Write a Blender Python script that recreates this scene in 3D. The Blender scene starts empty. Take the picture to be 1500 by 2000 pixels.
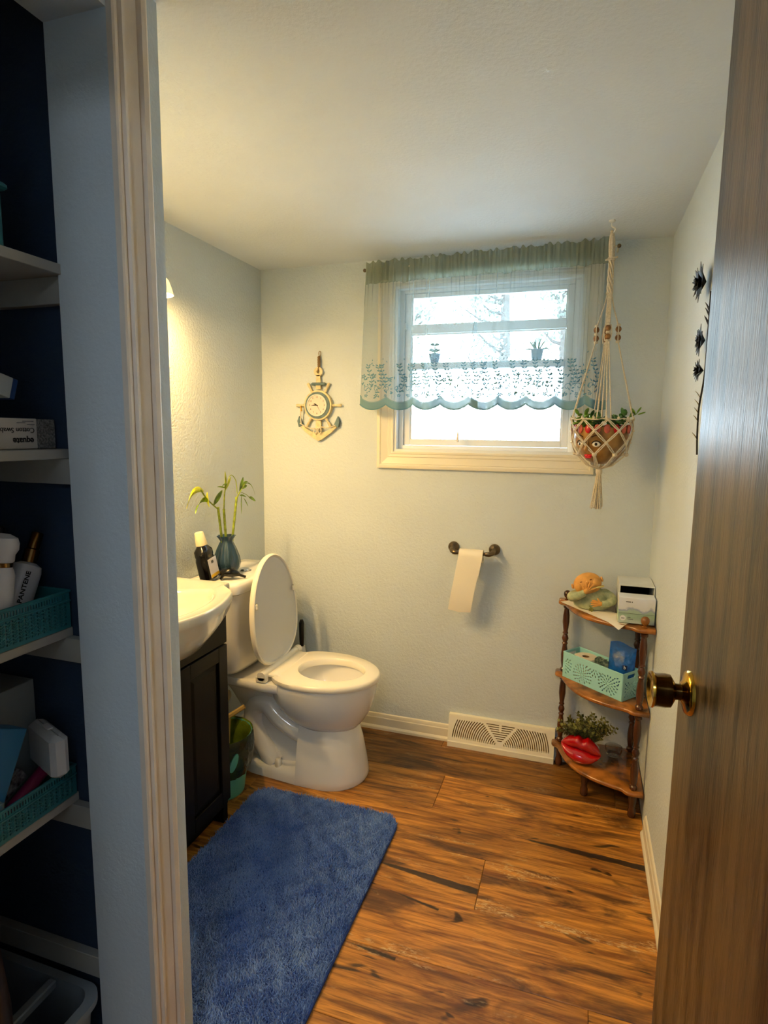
import bpy, bmesh, math, random
import numpy as np
from mathutils import Vector, Matrix, Euler
from mathutils.geometry import delaunay_2d_cdt

random.seed(7)
RNG = np.random.default_rng(7)
SC = bpy.context.scene
COL = SC.collection
PI = math.pi

# ------------------------------------------------------------------ camera
cam_data = bpy.data.cameras.new('camera')
cam = bpy.data.objects.new('camera', cam_data)
COL.objects.link(cam)
cam_data.sensor_fit = 'HORIZONTAL'
cam_data.sensor_width = 36.0
cam_data.lens = 36.0 * 1159.55 / 1500.0
cam_data.clip_start = 0.02
cr = Vector((0.9498187, 0.31259375, 0.01138392))
cu = Vector((-0.05252655, 0.12351425, 0.99095166))
cf = Vector((-0.30835921, 0.94182237, -0.13373561))
cam.matrix_world = Matrix(((cr.x, cu.x, -cf.x, 0.0), (cr.y, cu.y, -cf.y, 0.0),
                           (cr.z, cu.z, -cf.z, 1.54388), (0, 0, 0, 1)))
SC.camera = cam

# ------------------------------------------------------------------ world, exposure
SC.view_settings.view_transform = 'Standard'
SC.view_settings.look = 'None'
SC.view_settings.exposure = 0.0
SC.view_settings.gamma = 1.0
SC.view_settings.use_curve_mapping = False
SKY = 21.0
world = bpy.data.worlds.new('world')
SC.world = world
world.use_nodes = True
wn = world.node_tree.nodes
wn['Background'].inputs['Color'].default_value = (0.68, 0.87, 1.0, 1)
wn['Background'].inputs['Strength'].default_value = SKY
BULB = 960.0           # emission of the vanity globes
HALL_FILL = 58.0           # emission of the unseen fill lamp added in the hallway


# ------------------------------------------------------------------ helpers
def lin(c):
    def f(v):
        v /= 255.0
        return v / 12.92 if v <= 0.04045 else ((v + 0.055) / 1.055) ** 2.4
    return (f(c[0]), f(c[1]), f(c[2]), 1.0)


def new_mat(name):
    m = bpy.data.materials.new(name)
    m.use_nodes = True
    return m, m.node_tree.nodes, m.node_tree.links, m.node_tree.nodes['Principled BSDF']


def mat(name, col, rough=0.5, metal=0.0, bump=0.0, bscale=60.0, var=0.0, vscale=8.0, coat=0.0, spec=0.5,
        trans=0.0, ior=1.45, sss=0.0, col2=None, stretch=(1, 1, 1), bdist=0.002, detail=4.0):
    m, N, L, B = new_mat(name)
    B.inputs['Base Color'].default_value = lin(col)
    B.inputs['Roughness'].default_value = rough
    B.inputs['Metallic'].default_value = metal
    B.inputs['Specular IOR Level'].default_value = spec
    B.inputs['Coat Weight'].default_value = coat
    B.inputs['Coat Roughness'].default_value = 0.08
    B.inputs['Transmission Weight'].default_value = trans
    B.inputs['IOR'].default_value = ior
    if sss:
        B.inputs['Subsurface Weight'].default_value = sss
        B.inputs['Subsurface Radius'].default_value = (0.01, 0.008, 0.006)
        B.inputs['Subsurface Scale'].default_value = 0.5
    g = N.new('ShaderNodeNewGeometry')
    mp = N.new('ShaderNodeMapping')
    mp.inputs['Scale'].default_value = stretch
    L.new(g.outputs['Position'], mp.inputs['Vector'])
    if var > 0 or col2:
        n = N.new('ShaderNodeTexNoise')
        n.inputs['Scale'].default_value = vscale
        n.inputs['Detail'].default_value = detail
        L.new(mp.outputs[0], n.inputs['Vector'])
        r = N.new('ShaderNodeMapRange')
        r.inputs['From Min'].default_value = 0.35
        r.inputs['From Max'].default_value = 0.65
        L.new(n.outputs['Fac'], r.inputs['Value'])
        mx = N.new('ShaderNodeMix')
        mx.data_type = 'RGBA'
        c2 = col2 if col2 else tuple(max(0, v * (1 - var)) for v in col)
        mx.inputs['A'].default_value = lin(col)
        mx.inputs['B'].default_value = lin(c2)
        L.new(r.outputs[0], mx.inputs['Factor'])
        L.new(mx.outputs['Result'], B.inputs['Base Color'])
    if bump > 0:
        n2 = N.new('ShaderNodeTexNoise')
        n2.inputs['Scale'].default_value = bscale
        n2.inputs['Detail'].default_value = 3.0
        L.new(mp.outputs[0], n2.inputs['Vector'])
        b = N.new('ShaderNodeBump')
        b.inputs['Strength'].default_value = bump
        b.inputs['Distance'].default_value = bdist
        L.new(n2.outputs['Fac'], b.inputs['Height'])
        L.new(b.outputs[0], B.inputs['Normal'])
    return m


def emis(name, col, strength):
    m, N, L, B = new_mat(name)
    B.inputs['Base Color'].default_value = lin(col)
    B.inputs['Emission Color'].default_value = lin(col)
    B.inputs['Emission Strength'].default_value = strength
    return m


class MB:
    """collects shapes; build() links them as ONE mesh object"""
    def __init__(self, xf=None):
        self.v = []
        self.f = []
        self.xf = xf or Matrix.Identity(4)

    def add(self, verts, faces, xf=None):
        o = len(self.v)
        M = self.xf @ xf if xf is not None else self.xf
        self.v += [tuple(M @ Vector(p)) for p in verts]
        self.f += [tuple(i + o for i in f) for f in faces]
        return self

    def box(self, x0, x1, y0, y1, z0, z1, b=0.0, xf=None):
        if b <= 0:
            vs = [(x, y, z) for z in (z0, z1) for y in (y0, y1) for x in (x0, x1)]
            fs = [(0, 2, 3, 1), (4, 5, 7, 6), (0, 1, 5, 4), (2, 6, 7, 3), (0, 4, 6, 2), (1, 3, 7, 5)]
            return self.add(vs, fs, xf)
        rings = []
        for z, i in ((z0, b), (z0 + b, 0), (z1 - b, 0), (z1, b)):
            r = []
            X0, X1, Y0, Y1 = x0 + i, x1 - i, y0 + i, y1 - i
            for (px, py, sx, sy) in ((X0, Y0, 1, 1), (X1, Y0, -1, 1), (X1, Y1, -1, -1), (X0, Y1, 1, -1)):
                c = b * 0.9
                if (sx, sy) in ((1, 1), (-1, -1)):
                    r += [(px, py + sy * c, z), (px + sx * c, py, z)]
                else:
                    r += [(px + sx * c, py, z), (px, py + sy * c, z)]
            rings.append(r)
        return self.loft(rings, True, True, xf)

    def loft(self, rings, cap0=False, cap1=False, xf=None, closed=True):
        n = len(rings[0])
        vs = [p for r in rings for p in r]
        fs = []
        m = n if closed else n - 1
        for k in range(len(rings) - 1):
            for i in range(m):
                j = (i + 1) % n
                fs.append((k * n + i, k * n + j, (k + 1) * n + j, (k + 1) * n + i))
        if cap0:
            fs.append(tuple(range(n - 1, -1, -1)))
        if cap1:
            fs.append(tuple((len(rings) - 1) * n + i for i in range(n)))
        return self.add(vs, fs, xf)

    def lathe(self, prof, c=(0, 0, 0), n=24, xf=None, axis='z', sx=1.0, sy=1.0):
        rings = []
        for (r, z) in prof:
            ring = []
            for i in range(n):
                a = 2 * PI * i / n
                p = (r * math.cos(a) * sx, r * math.sin(a) * sy, z)
                if axis == 'x':
                    p = (p[2], p[0], p[1])
                elif axis == 'y':
                    p = (p[1], p[2], p[0])
                ring.append((p[0] + c[0], p[1] + c[1], p[2] + c[2]))
            rings.append(ring)
        cl = prof[0] == prof[-1]
        return self.loft(rings, prof[0][0] > 1e-6 and not cl, prof[-1][0] > 1e-6 and not cl, xf)

    def tube(self, pts, r, n=6, cap=True, xf=None, closed=False):
        P = [Vector(p) for p in pts]
        rr = r if isinstance(r, (list, tuple)) else [r] * len(P)
        rings = []
        up = None
        N = len(P)
        for i in range(N):
            if closed:
                t = (P[(i + 1) % N] - P[i - 1])
            else:
                t = P[min(i + 1, N - 1)] - P[max(i - 1, 0)]
            if t.length < 1e-9:
                t = Vector((0, 0, 1))
            t.normalize()
            if up is None:
                up = Vector((0, 0, 1)) if abs(t.z) < 0.9 else Vector((1, 0, 0))
            s = t.cross(up)
            if s.length < 1e-6:
                s = t.orthogonal()
            s.normalize()
            up = s.cross(t).normalized()
            rings.append([tuple(P[i] + (s * math.cos(2 * PI * k / n) + up * math.sin(2 * PI * k / n)) * rr[i]) for k in range(n)])
        if closed:
            rings.append(rings[0])
            return self.loft(rings, False, False, xf)
        return self.loft(rings, cap, cap, xf)

    def ball(self, c, r, n=16, m=10, s=(1, 1, 1), xf=None):
        prof = [(r * math.sin(PI * k / m), -r * math.cos(PI * k / m)) for k in range(m + 1)]
        prof[0] = (1e-7, -r)
        prof[-1] = (1e-7, r)
        M = Matrix.Translation(c) @ Matrix.Diagonal((s[0], s[1], s[2], 1))
        if xf is not None:
            M = xf @ M
        return self.lathe(prof, n=n, xf=M)

    def prism(self, poly, t0, t1, plane='xz', xf=None):
        """poly in a plane, extruded t0..t1 along the third axis"""
        def q(a, b, t):
            return (a, t, b) if plane == 'xz' else ((a, b, t) if plane == 'xy' else (t, a, b))
        n = len(poly)
        vs = [q(a, b, t0) for a, b in poly] + [q(a, b, t1) for a, b in poly]
        fs = [tuple(range(n)), tuple(range(2 * n - 1, n - 1, -1))]
        for i in range(n):
            j = (i + 1) % n
            fs.append((i, i + n, j + n, j))
        return self.add(vs, fs, xf)

    def plate(self, outer, holes, t, xf=None):
        """flat plate in local xy with real holes, thickness t along z"""
        pts = [Vector(p) for p in outer]
        edges = [(i, (i + 1) % len(outer)) for i in range(len(outer))]
        for h in holes:
            o = len(pts)
            pts += [Vector(p) for p in h]
            edges += [(o + i, o + (i + 1) % len(h)) for i in range(len(h))]
        V, E_, F, _, _, _ = delaunay_2d_cdt(pts, edges, [], 1, 1e-6)
        def inside(p, poly):
            c = False
            j = len(poly) - 1
            for i in range(len(poly)):
                if (poly[i][1] > p[1]) != (poly[j][1] > p[1]) and \
                   p[0] < (poly[j][0] - poly[i][0]) * (p[1] - poly[i][1]) / (poly[j][1] - poly[i][1]) + poly[i][0]:
                    c = not c
                j = i
            return c
        bb = [(min(p[0] for p in h), max(p[0] for p in h), min(p[1] for p in h), max(p[1] for p in h)) for h in holes]
        keep = []
        for f in F:
            c = sum((V[i] for i in f), Vector((0, 0))) / len(f)
            if not inside(c, outer):
                continue
            bad = False
            for h, b in zip(holes, bb):
                if b[0] <= c[0] <= b[1] and b[2] <= c[1] <= b[3] and inside(c, h):
                    bad = True
                    break
            if not bad:
                keep.append(tuple(f))
        n = len(V)
        vs = [(p[0], p[1], 0) for p in V] + [(p[0], p[1], t) for p in V]
        cnt = {}
        for f in keep:
            for a, b in zip(f, f[1:] + f[:1]):
                cnt[(a, b)] = 1
        fs = [tuple(reversed(f)) for f in keep] + [tuple(i + n for i in f) for f in keep]
        for (a, b) in cnt:
            if (b, a) not in cnt:
                fs.append((a, b, b + n, a + n))
        return self.add(vs, fs, xf)

    def build(self, name, m, parent=None, smooth=True, angle=35, fixn=True):
        off = Vector((0, 0, 0))
        p = parent
        while p is not None:
            off += Vector(p.location)
            p = p.parent
        me = bpy.data.meshes.new(name)
        me.from_pydata([(a - off.x, b - off.y, c - off.z) for a, b, c in self.v], [], self.f)
        me.validate()
        if fixn:
            bm = bmesh.new()
            bm.from_mesh(me)
            bmesh.ops.recalc_face_normals(bm, faces=bm.faces)
            bm.to_mesh(me)
            bm.free()
        me.update()
        if smooth:
            me.polygons.foreach_set('use_smooth', [True] * len(me.polygons))
            me.set_sharp_from_angle(angle=math.radians(angle))
        me.materials.append(m)
        o = bpy.data.objects.new(name, me)
        COL.objects.link(o)
        if parent is not None:
            o.parent = parent
        return o


def fix_normals(o):
    return o


def tag(o, label=None, cat=None, group=None, kind=None):
    if label:
        o['label'] = label
    if cat:
        o['category'] = cat
    if group:
        o['group'] = group
    if kind:
        o['kind'] = kind
    return o


def thing(name, loc, label, cat, group=None):
    o = bpy.data.objects.new(name, None)
    o.empty_display_size = 0.05
    o.location = loc
    COL.objects.link(o)
    return tag(o, label, cat, group)


def struct(o):
    o['kind'] = 'structure'
    return o


def struct_empty(name, loc):
    o = bpy.data.objects.new(name, None)
    o.empty_display_size = 0.05
    o.location = loc
    COL.objects.link(o)
    return struct(o)


def catmull(pts, k=6, closed=False):
    P = [Vector(p) for p in pts]
    n = len(P)
    out = []
    rng = range(n) if closed else range(n - 1)
    for i in rng:
        if closed:
            p0, p1, p2, p3 = P[i - 1], P[i], P[(i + 1) % n], P[(i + 2) % n]
        else:
            p0, p1, p2, p3 = P[max(i - 1, 0)], P[i], P[i + 1], P[min(i + 2, n - 1)]
        for s in range(k):
            t = s / k
            out.append(0.5 * ((2 * p1) + (-p0 + p2) * t + (2 * p0 - 5 * p1 + 4 * p2 - p3) * t * t + (-p0 + 3 * p1 - 3 * p2 + p3) * t ** 3))
    if not closed:
        out.append(P[-1])
    return [tuple(p) for p in out]


def text_obj(txt, size, M, m, name, parent, extrude=0.0002, bold=0.0, align='CENTER'):
    cu_ = bpy.data.curves.new('lettering', 'FONT')
    cu_.body = txt
    cu_.size = size
    cu_.extrude = extrude
    cu_.offset = bold
    cu_.align_x = align
    cu_.align_y = 'CENTER'
    t = bpy.data.objects.new('lettering', cu_)
    COL.objects.link(t)
    dg = bpy.context.evaluated_depsgraph_get()
    me = bpy.data.meshes.new_from_object(t.evaluated_get(dg))
    bpy.data.objects.remove(t)
    bpy.data.curves.remove(cu_)
    off = Vector((0, 0, 0))
    p = parent
    while p is not None:
        off += Vector(p.location)
        p = p.parent
    me.transform(Matrix.Translation(-off) @ M)
    me.materials.clear()
    me.materials.append(m)
    o = bpy.data.objects.new(name, me)
    COL.objects.link(o)
    o.parent = parent
    return o


def frame(origin, ex, ey):
    """matrix whose local x, y run along ex, ey"""
    ex = Vector(ex).normalized()
    ey = Vector(ey)
    ey = (ey - ex * ex.dot(ey)).normalized()
    ez = ex.cross(ey)
    o = origin
    return Matrix(((ex.x, ey.x, ez.x, o[0]), (ex.y, ey.y, ez.y, o[1]), (ex.z, ey.z, ez.z, o[2]), (0, 0, 0, 1)))


def copy_tree(o, parent=None):
    c = o.copy()
    COL.objects.link(c)
    c.parent = parent
    for ch in list(o.children):
        copy_tree(ch, c)
    return c


# ------------------------------------------------------------------ materials
def wall_material(name, col, s=1.0):
    m, N, L, B = new_mat(name)
    B.inputs['Base Color'].default_value = lin(col)
    B.inputs['Roughness'].default_value = 0.62
    B.inputs['Specular IOR Level'].default_value = 0.35
    g = N.new('ShaderNodeNewGeometry')
    n1 = N.new('ShaderNodeTexNoise')
    n1.inputs['Scale'].default_value = 85
    n1.inputs['Detail'].default_value = 5
    n1.inputs['Roughness'].default_value = 0.6
    n2 = N.new('ShaderNodeTexNoise')
    n2.inputs['Scale'].default_value = 3.0
    L.new(g.outputs['Position'], n1.inputs['Vector'])
    L.new(g.outputs['Position'], n2.inputs['Vector'])
    r = N.new('ShaderNodeMapRange')
    r.inputs['From Min'].default_value = 0.38
    r.inputs['From Max'].default_value = 0.6
    L.new(n1.outputs['Fac'], r.inputs['Value'])
    b = N.new('ShaderNodeBump')
    b.inputs['Strength'].default_value = 0.45 * s
    b.inputs['Distance'].default_value = 0.0022
    L.new(r.outputs[0], b.inputs['Height'])
    L.new(b.outputs[0], B.inputs['Normal'])
    hv = N.new('ShaderNodeHueSaturation')
    hv.inputs['Color'].default_value = lin(col)
    rr = N.new('ShaderNodeMapRange')
    rr.inputs['To Min'].default_value = 0.94
    rr.inputs['To Max'].default_value = 1.06
    L.new(n2.outputs['Fac'], rr.inputs['Value'])
    L.new(rr.outputs[0], hv.inputs['Value'])
    L.new(hv.outputs[0], B.inputs['Base Color'])
    return m


M_wall = wall_material('wall_paint', (206, 217, 224))
M_wall2 = wall_material('wall_paint_return', (206, 217, 224), 0.35)
M_ceil = wall_material('ceiling_paint', (222, 230, 238), 0.7)
M_closet = wall_material('closet_paint', (42, 60, 84), 0.5)
M_trim = mat('trim_paint', (232, 226, 206), 0.35, bump=0.05, bscale=300)
M_casing = mat('casing_paint', (242, 230, 214), 0.4, bump=0.08, bscale=250, var=0.05)
M_white = mat('white_vinyl', (236, 238, 236), 0.35, bump=0.02, bscale=200)
M_ceramic = mat('ceramic', (238, 238, 236), 0.09, coat=0.5, bump=0.01, bscale=20)
M_seat = mat('seat_plastic', (244, 240, 226), 0.22, bump=0.01, bscale=30)
M_sink = mat('sink_china', (206, 204, 192), 0.08, coat=0.5, bump=0.01, bscale=20)
M_espresso = mat('espresso_wood', (7, 5, 4), 0.5, spec=0.22, bump=0.05, bscale=90, stretch=(1, 1, 0.1), var=0.3, vscale=30)
M_chrome = mat('chrome', (205, 205, 205), 0.12, metal=1.0)
M_nickel = mat('aged_nickel', (128, 112, 92), 0.28, metal=1.0, var=0.2)
M_brass = mat('brass', (205, 160, 60), 0.16, metal=1.0, var=0.15, vscale=40)
M_bronze = mat('dark_bronze', (30, 20, 10), 0.22, metal=0.7)
M_iron = mat('black_metal', (30, 28, 27), 0.45, metal=0.6)
M_paper = mat('tissue_paper', (240, 234, 218), 0.9, bump=0.25, bscale=220, sss=0.05)
M_black = mat('black_plastic', (14, 14, 16), 0.25)
M_dark = mat('dark_void', (8, 8, 9), 0.8)
M_rope = mat('cotton_cord', (226, 214, 190), 0.9, bump=0.7, bscale=500, var=0.1, vscale=200)
M_jute = mat('jute_cord', (150, 122, 84), 0.9, bump=0.7, bscale=500, var=0.2, vscale=200)
M_bead = mat('wood_bead', (150, 106, 62), 0.5, var=0.3, vscale=120)
M_teal = mat('teal_plastic', (160, 218, 220), 0.4, bump=0.03, bscale=120)
M_teal2 = mat('dark_teal_plastic', (40, 116, 126), 0.4, bump=0.03, bscale=120)
M_wood = mat('walnut_stain', (178, 112, 44), 0.25, coat=0.35, var=0.5, vscale=14, stretch=(1, 1, 0.25), bump=0.05, bscale=90, detail=8)
M_darkwood = mat('dark_turned_wood', (92, 48, 24), 0.25, coat=0.5, var=0.4, vscale=18, stretch=(1, 1, 0.25))
M_leaf = mat('bamboo_leaf', (128, 168, 34), 0.45, var=0.45, vscale=40)
M_leafy = mat('bamboo_leaf_yellow', (206, 214, 40), 0.45, var=0.2, vscale=40)
M_stalk = mat('bamboo_stalk', (150, 170, 48), 0.4, var=0.3, vscale=60)
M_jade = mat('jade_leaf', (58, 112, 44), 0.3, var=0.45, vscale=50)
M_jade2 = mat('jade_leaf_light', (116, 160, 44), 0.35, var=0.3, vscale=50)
M_box = mat('boxwood_leaf', (74, 84, 44), 0.6, col2=(140, 138, 70), vscale=70)
M_gold = mat('gold_glaze', (176, 128, 62), 0.28, coat=0.3, var=0.3, vscale=16)
M_coral = mat('coral_glaze', (206, 96, 72), 0.4, var=0.15, vscale=60)
M_red = mat('red_glaze', (186, 6, 12), 0.07, coat=1.0)
M_redlip = mat('lip_paint', (190, 24, 36), 0.25)
M_skin = mat('terracotta_skin', (232, 168, 84), 0.55, var=0.12, vscale=40, bump=0.1, bscale=120)
M_sage = mat('sage_robe', (192, 196, 152), 0.7, col2=(148, 160, 126), vscale=45, bump=0.15, bscale=150)
M_cream = mat('cream_plastic', (238, 226, 188), 0.4)
M_clockwood = mat('cream_painted_wood', (228, 214, 172), 0.6, var=0.12, vscale=50, bump=0.1, bscale=120)
M_clockblue = mat('blue_painted_wood', (96, 122, 132), 0.6, var=0.15, vscale=50)
M_ink = mat('black_ink', (24, 22, 22), 0.6)
M_greyink = mat('grey_ink', (96, 100, 104), 0.7)
M_shelfpaint = mat('shelf_paint', (168, 168, 162), 0.5, bump=0.05, bscale=100, var=0.06)
M_bottle = mat('bottle_white', (226, 226, 230), 0.35)
M_gold2 = mat('gold_cap', (150, 110, 60), 0.22, metal=1.0)


def wood_floor_material():
    m, N, L, B = new_mat('rustic_planks')
    g = N.new('ShaderNodeNewGeometry')
    oi = N.new('ShaderNodeObjectInfo')
    cmb = N.new('ShaderNodeCombineXYZ')
    mul = N.new('ShaderNodeMath')
    mul.operation = 'MULTIPLY'
    mul.inputs[1].default_value = 37.0
    L.new(oi.outputs['Random'], mul.inputs[0])
    L.new(mul.outputs[0], cmb.inputs['X'])
    L.new(mul.outputs[0], cmb.inputs['Z'])
    add = N.new('ShaderNodeVectorMath')
    add.operation = 'ADD'
    L.new(g.outputs['Position'], add.inputs[0])
    L.new(cmb.outputs[0], add.inputs[1])

    def noise(scale, sx, sy, detail=6, dist=0.0, rough=0.6):
        mp = N.new('ShaderNodeMapping')
        mp.inputs['Scale'].default_value = (sx, sy, 1)
        L.new(add.outputs[0], mp.inputs['Vector'])
        n = N.new('ShaderNodeTexNoise')
        n.inputs['Scale'].default_value = scale
        n.inputs['Detail'].default_value = detail
        n.inputs['Distortion'].default_value = dist
        n.inputs['Roughness'].default_value = rough
        L.new(mp.outputs[0], n.inputs['Vector'])
        return n.outputs['Fac']

    def mixc(fac, a, b):
        mx = N.new('ShaderNodeMix')
        mx.data_type = 'RGBA'
        L.new(fac, mx.inputs['Factor'])
        if isinstance(a, tuple):
            mx.inputs['A'].default_value = a
        else:
            L.new(a, mx.inputs['A'])
        if isinstance(b, tuple):
            mx.inputs['B'].default_value = b
        else:
            L.new(b, mx.inputs['B'])
        return mx.outputs['Result']

    def rng(v, a, b, c=0.0, d=1.0):
        r = N.new('ShaderNodeMapRange')
        r.inputs['From Min'].default_value = a
        r.inputs['From Max'].default_value = b
        r.inputs['To Min'].default_value = c
        r.inputs['To Max'].default_value = d
        L.new(v, r.inputs['Value'])
        return r.outputs[0]

    grain = noise(6.5, 0.55, 6.0, 8, 0.9)
    c = mixc(rng(grain, 0.36, 0.64), lin((126, 76, 28)), lin((212, 146, 58)))
    fine = noise(26, 0.28, 6.5, 6, 0.5)
    c = mixc(rng(fine, 0.50, 0.70, 0, 0.6), c, lin((74, 38, 16)))
    # broad dark smoky zones
    blot = noise(2.8, 0.8, 3.0, 6, 1.2)
    c = mixc(rng(blot, 0.50, 0.66, 0, 0.85), c, lin((62, 36, 22)))
    # knots
    knot = noise(7.0, 0.9, 2.2, 2, 0.6)
    c = mixc(rng(knot, 0.66, 0.71, 0, 0.9), c, lin((30, 18, 12)))
    # narrow dark cracks
    crack = noise(5.0, 0.55, 7.5, 3, 0.5)
    c = mixc(rng(crack, 0.70, 0.735, 0, 0.9), c, lin((26, 16, 14)))
    # worn pale patches
    pale = noise(4.2, 0.8, 2.6, 3, 0.4)
    pfine = noise(60, 0.8, 2.5, 4, 1.0)
    pm = N.new('ShaderNodeMath')
    pm.operation = 'MULTIPLY'
    L.new(rng(pale, 0.585, 0.66), pm.inputs[0])
    L.new(rng(pfine, 0.48, 0.6), pm.inputs[1])
    c = mixc(rng(pm.outputs[0], 0, 1, 0, 0.75), c, lin((206, 176, 126)))
    # long dark printed splits at their own places: (x0, x1, y0, y1)
    sep = N.new('ShaderNodeSeparateXYZ')
    L.new(g.outputs['Position'], sep.inputs[0])
    wob = noise(14, 1, 1, 3)
    for (x0, x1, ya, yb, hw) in ((-0.20, 0.32, 2.166, 2.143, 0.015), (-0.66, -0.252, 1.868, 1.838, 0.015),
                                 (-0.62, -0.44, 1.512, 1.500, 0.006), (-0.62, -0.36, 1.765, 1.72, 0.004)):
        def mth(op, a, b=None, clamp=False):
            q = N.new('ShaderNodeMath')
            q.operation = op
            q.use_clamp = clamp
            for k, w in enumerate((a, b)):
                if w is None:
                    continue
                if isinstance(w, (int, float)):
                    q.inputs[k].default_value = w
                else:
                    L.new(w, q.inputs[k])
            return q.outputs[0]
        s = (yb - ya) / (x1 - x0)
        yl = mth('ADD', mth('MULTIPLY', sep.outputs['X'], s), ya - s * x0)
        d = mth('ABSOLUTE', mth('SUBTRACT', sep.outputs['Y'], yl))
        d = mth('ADD', d, mth('MULTIPLY', mth('SUBTRACT', wob, 0.5), 0.02))
        tx = rng(sep.outputs['X'], x0, x0 + (x1 - x0) * 0.6, 0.0, hw)
        mask = mth('MULTIPLY', rng(mth('SUBTRACT', d, tx), -0.002, 0.002, 1, 0),
                   mth('MULTIPLY', mth('GREATER_THAN', sep.outputs['X'], x0), mth('LESS_THAN', sep.outputs['X'], x1)))
        c = mixc(rng(mask, 0, 1, 0, 0.93), c, lin((26, 18, 18)))
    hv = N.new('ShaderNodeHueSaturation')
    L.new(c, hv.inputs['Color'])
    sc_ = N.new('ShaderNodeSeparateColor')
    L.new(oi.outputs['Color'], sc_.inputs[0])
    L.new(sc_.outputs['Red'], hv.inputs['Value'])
    L.new(hv.outputs[0], B.inputs['Base Color'])
    L.new(rng(fine, 0.3, 0.7, 0.34, 0.5), B.inputs['Roughness'])
    b = N.new('ShaderNodeBump')
    b.inputs['Strength'].default_value = 0.25
    b.inputs['Distance'].default_value = 0.001
    L.new(fine, b.inputs['Height'])
    L.new(b.outputs[0], B.inputs['Normal'])
    return m


M_plank = wood_floor_material()


def veneer_material(name, ca, cb, rough):
    m, N, L, B = new_mat(name)
    g = N.new('ShaderNodeNewGeometry')
    mp = N.new('ShaderNodeMapping')
    mp.inputs['Scale'].default_value = (8, 8, 0.5)
    L.new(g.outputs['Position'], mp.inputs['Vector'])
    n = N.new('ShaderNodeTexNoise')
    n.inputs['Scale'].default_value = 34
    n.inputs['Detail'].default_value = 6
    n.inputs['Distortion'].default_value = 0.6
    L.new(mp.outputs[0], n.inputs['Vector'])
    mp2 = N.new('ShaderNodeMapping')
    mp2.inputs['Scale'].default_value = (1, 1, 0.06)
    L.new(g.outputs['Position'], mp2.inputs['Vector'])
    n2 = N.new('ShaderNodeTexNoise')
    n2.inputs['Scale'].default_value = 26
    n2.inputs['Detail'].default_value = 4
    L.new(mp2.outputs[0], n2.inputs['Vector'])
    ad = N.new('ShaderNodeMath')
    ad.operation = 'MULTIPLY_ADD'
    ad.inputs[1].default_value = 0.6
    L.new(n.outputs['Fac'], ad.inputs[0])
    L.new(n2.outputs['Fac'], ad.inputs[2])
    r = N.new('ShaderNodeMapRange')
    r.inputs['From Min'].default_value = 0.62
    r.inputs['From Max'].default_value = 0.95
    L.new(ad.outputs[0], r.inputs['Value'])
    mx = N.new('ShaderNodeMix')
    mx.data_type = 'RGBA'
    mx.inputs['A'].default_value = lin(ca)
    mx.inputs['B'].default_value = lin(cb)
    L.new(r.outputs[0], mx.inputs['Factor'])
    L.new(mx.outputs['Result'], B.inputs['Base Color'])
    B.inputs['Roughness'].default_value = rough
    B.inputs['Specular IOR Level'].default_value = 0.38
    b = N.new('ShaderNodeBump')
    b.inputs['Strength'].default_value = 0.8
    b.inputs['Distance'].default_value = 0.001
    L.new(n.outputs['Fac'], b.inputs['Height'])
    L.new(b.outputs[0], B.inputs['Normal'])
    return m


M_door = veneer_material('door_veneer', (34, 25, 15), (104, 84, 56), 0.33)


def glass_material(name, tint=(1, 1, 1, 1), rough=0.0, frost=0.0):
    """thin pane: lets light straight through with a fresnel reflection; frost scatters"""
    m = bpy.data.materials.new(name)
    m.use_nodes = True
    N, L = m.node_tree.nodes, m.node_tree.links
    N.clear()
    out = N.new('ShaderNodeOutputMaterial')
    tr = N.new('ShaderNodeBsdfTransparent')
    tr.inputs['Color'].default_value = tint
    gl = N.new('ShaderNodeBsdfGlossy')
    gl.inputs['Roughness'].default_value = rough
    fr = N.new('ShaderNodeFresnel')
    fr.inputs['IOR'].default_value = 1.45
    mx = N.new('ShaderNodeMixShader')
    L.new(fr.outputs[0], mx.inputs[0])
    base = tr.outputs[0]
    if frost > 0:
        tl = N.new('ShaderNodeBsdfTranslucent')
        tl.inputs['Color'].default_value = (0.97, 0.98, 1, 1)
        n = N.new('ShaderNodeTexNoise')
        n.inputs['Scale'].default_value = 150
        g = N.new('ShaderNodeNewGeometry')
        L.new(g.outputs['Position'], n.inputs['Vector'])
        r = N.new('ShaderNodeMapRange')
        r.inputs['From Min'].default_value = 0.4
        r.inputs['From Max'].default_value = 0.65
        r.inputs['To Min'].default_value = frost
        r.inputs['To Max'].default_value = frost * 0.6
        L.new(n.outputs['Fac'], r.inputs['Value'])
        m2 = N.new('ShaderNodeMixShader')
        L.new(r.outputs[0], m2.inputs[0])
        L.new(tr.outputs[0], m2.inputs[1])
        L.new(tl.outputs[0], m2.inputs[2])
        base = m2.outputs[0]
    L.new(base, mx.inputs[1])
    L.new(gl.outputs[0], mx.inputs[2])
    L.new(mx.outputs[0], out.inputs['Surface'])
    return m


M_glass = glass_material('window_glass')
M_frost = glass_material('frosted_glass', frost=0.35)


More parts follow.
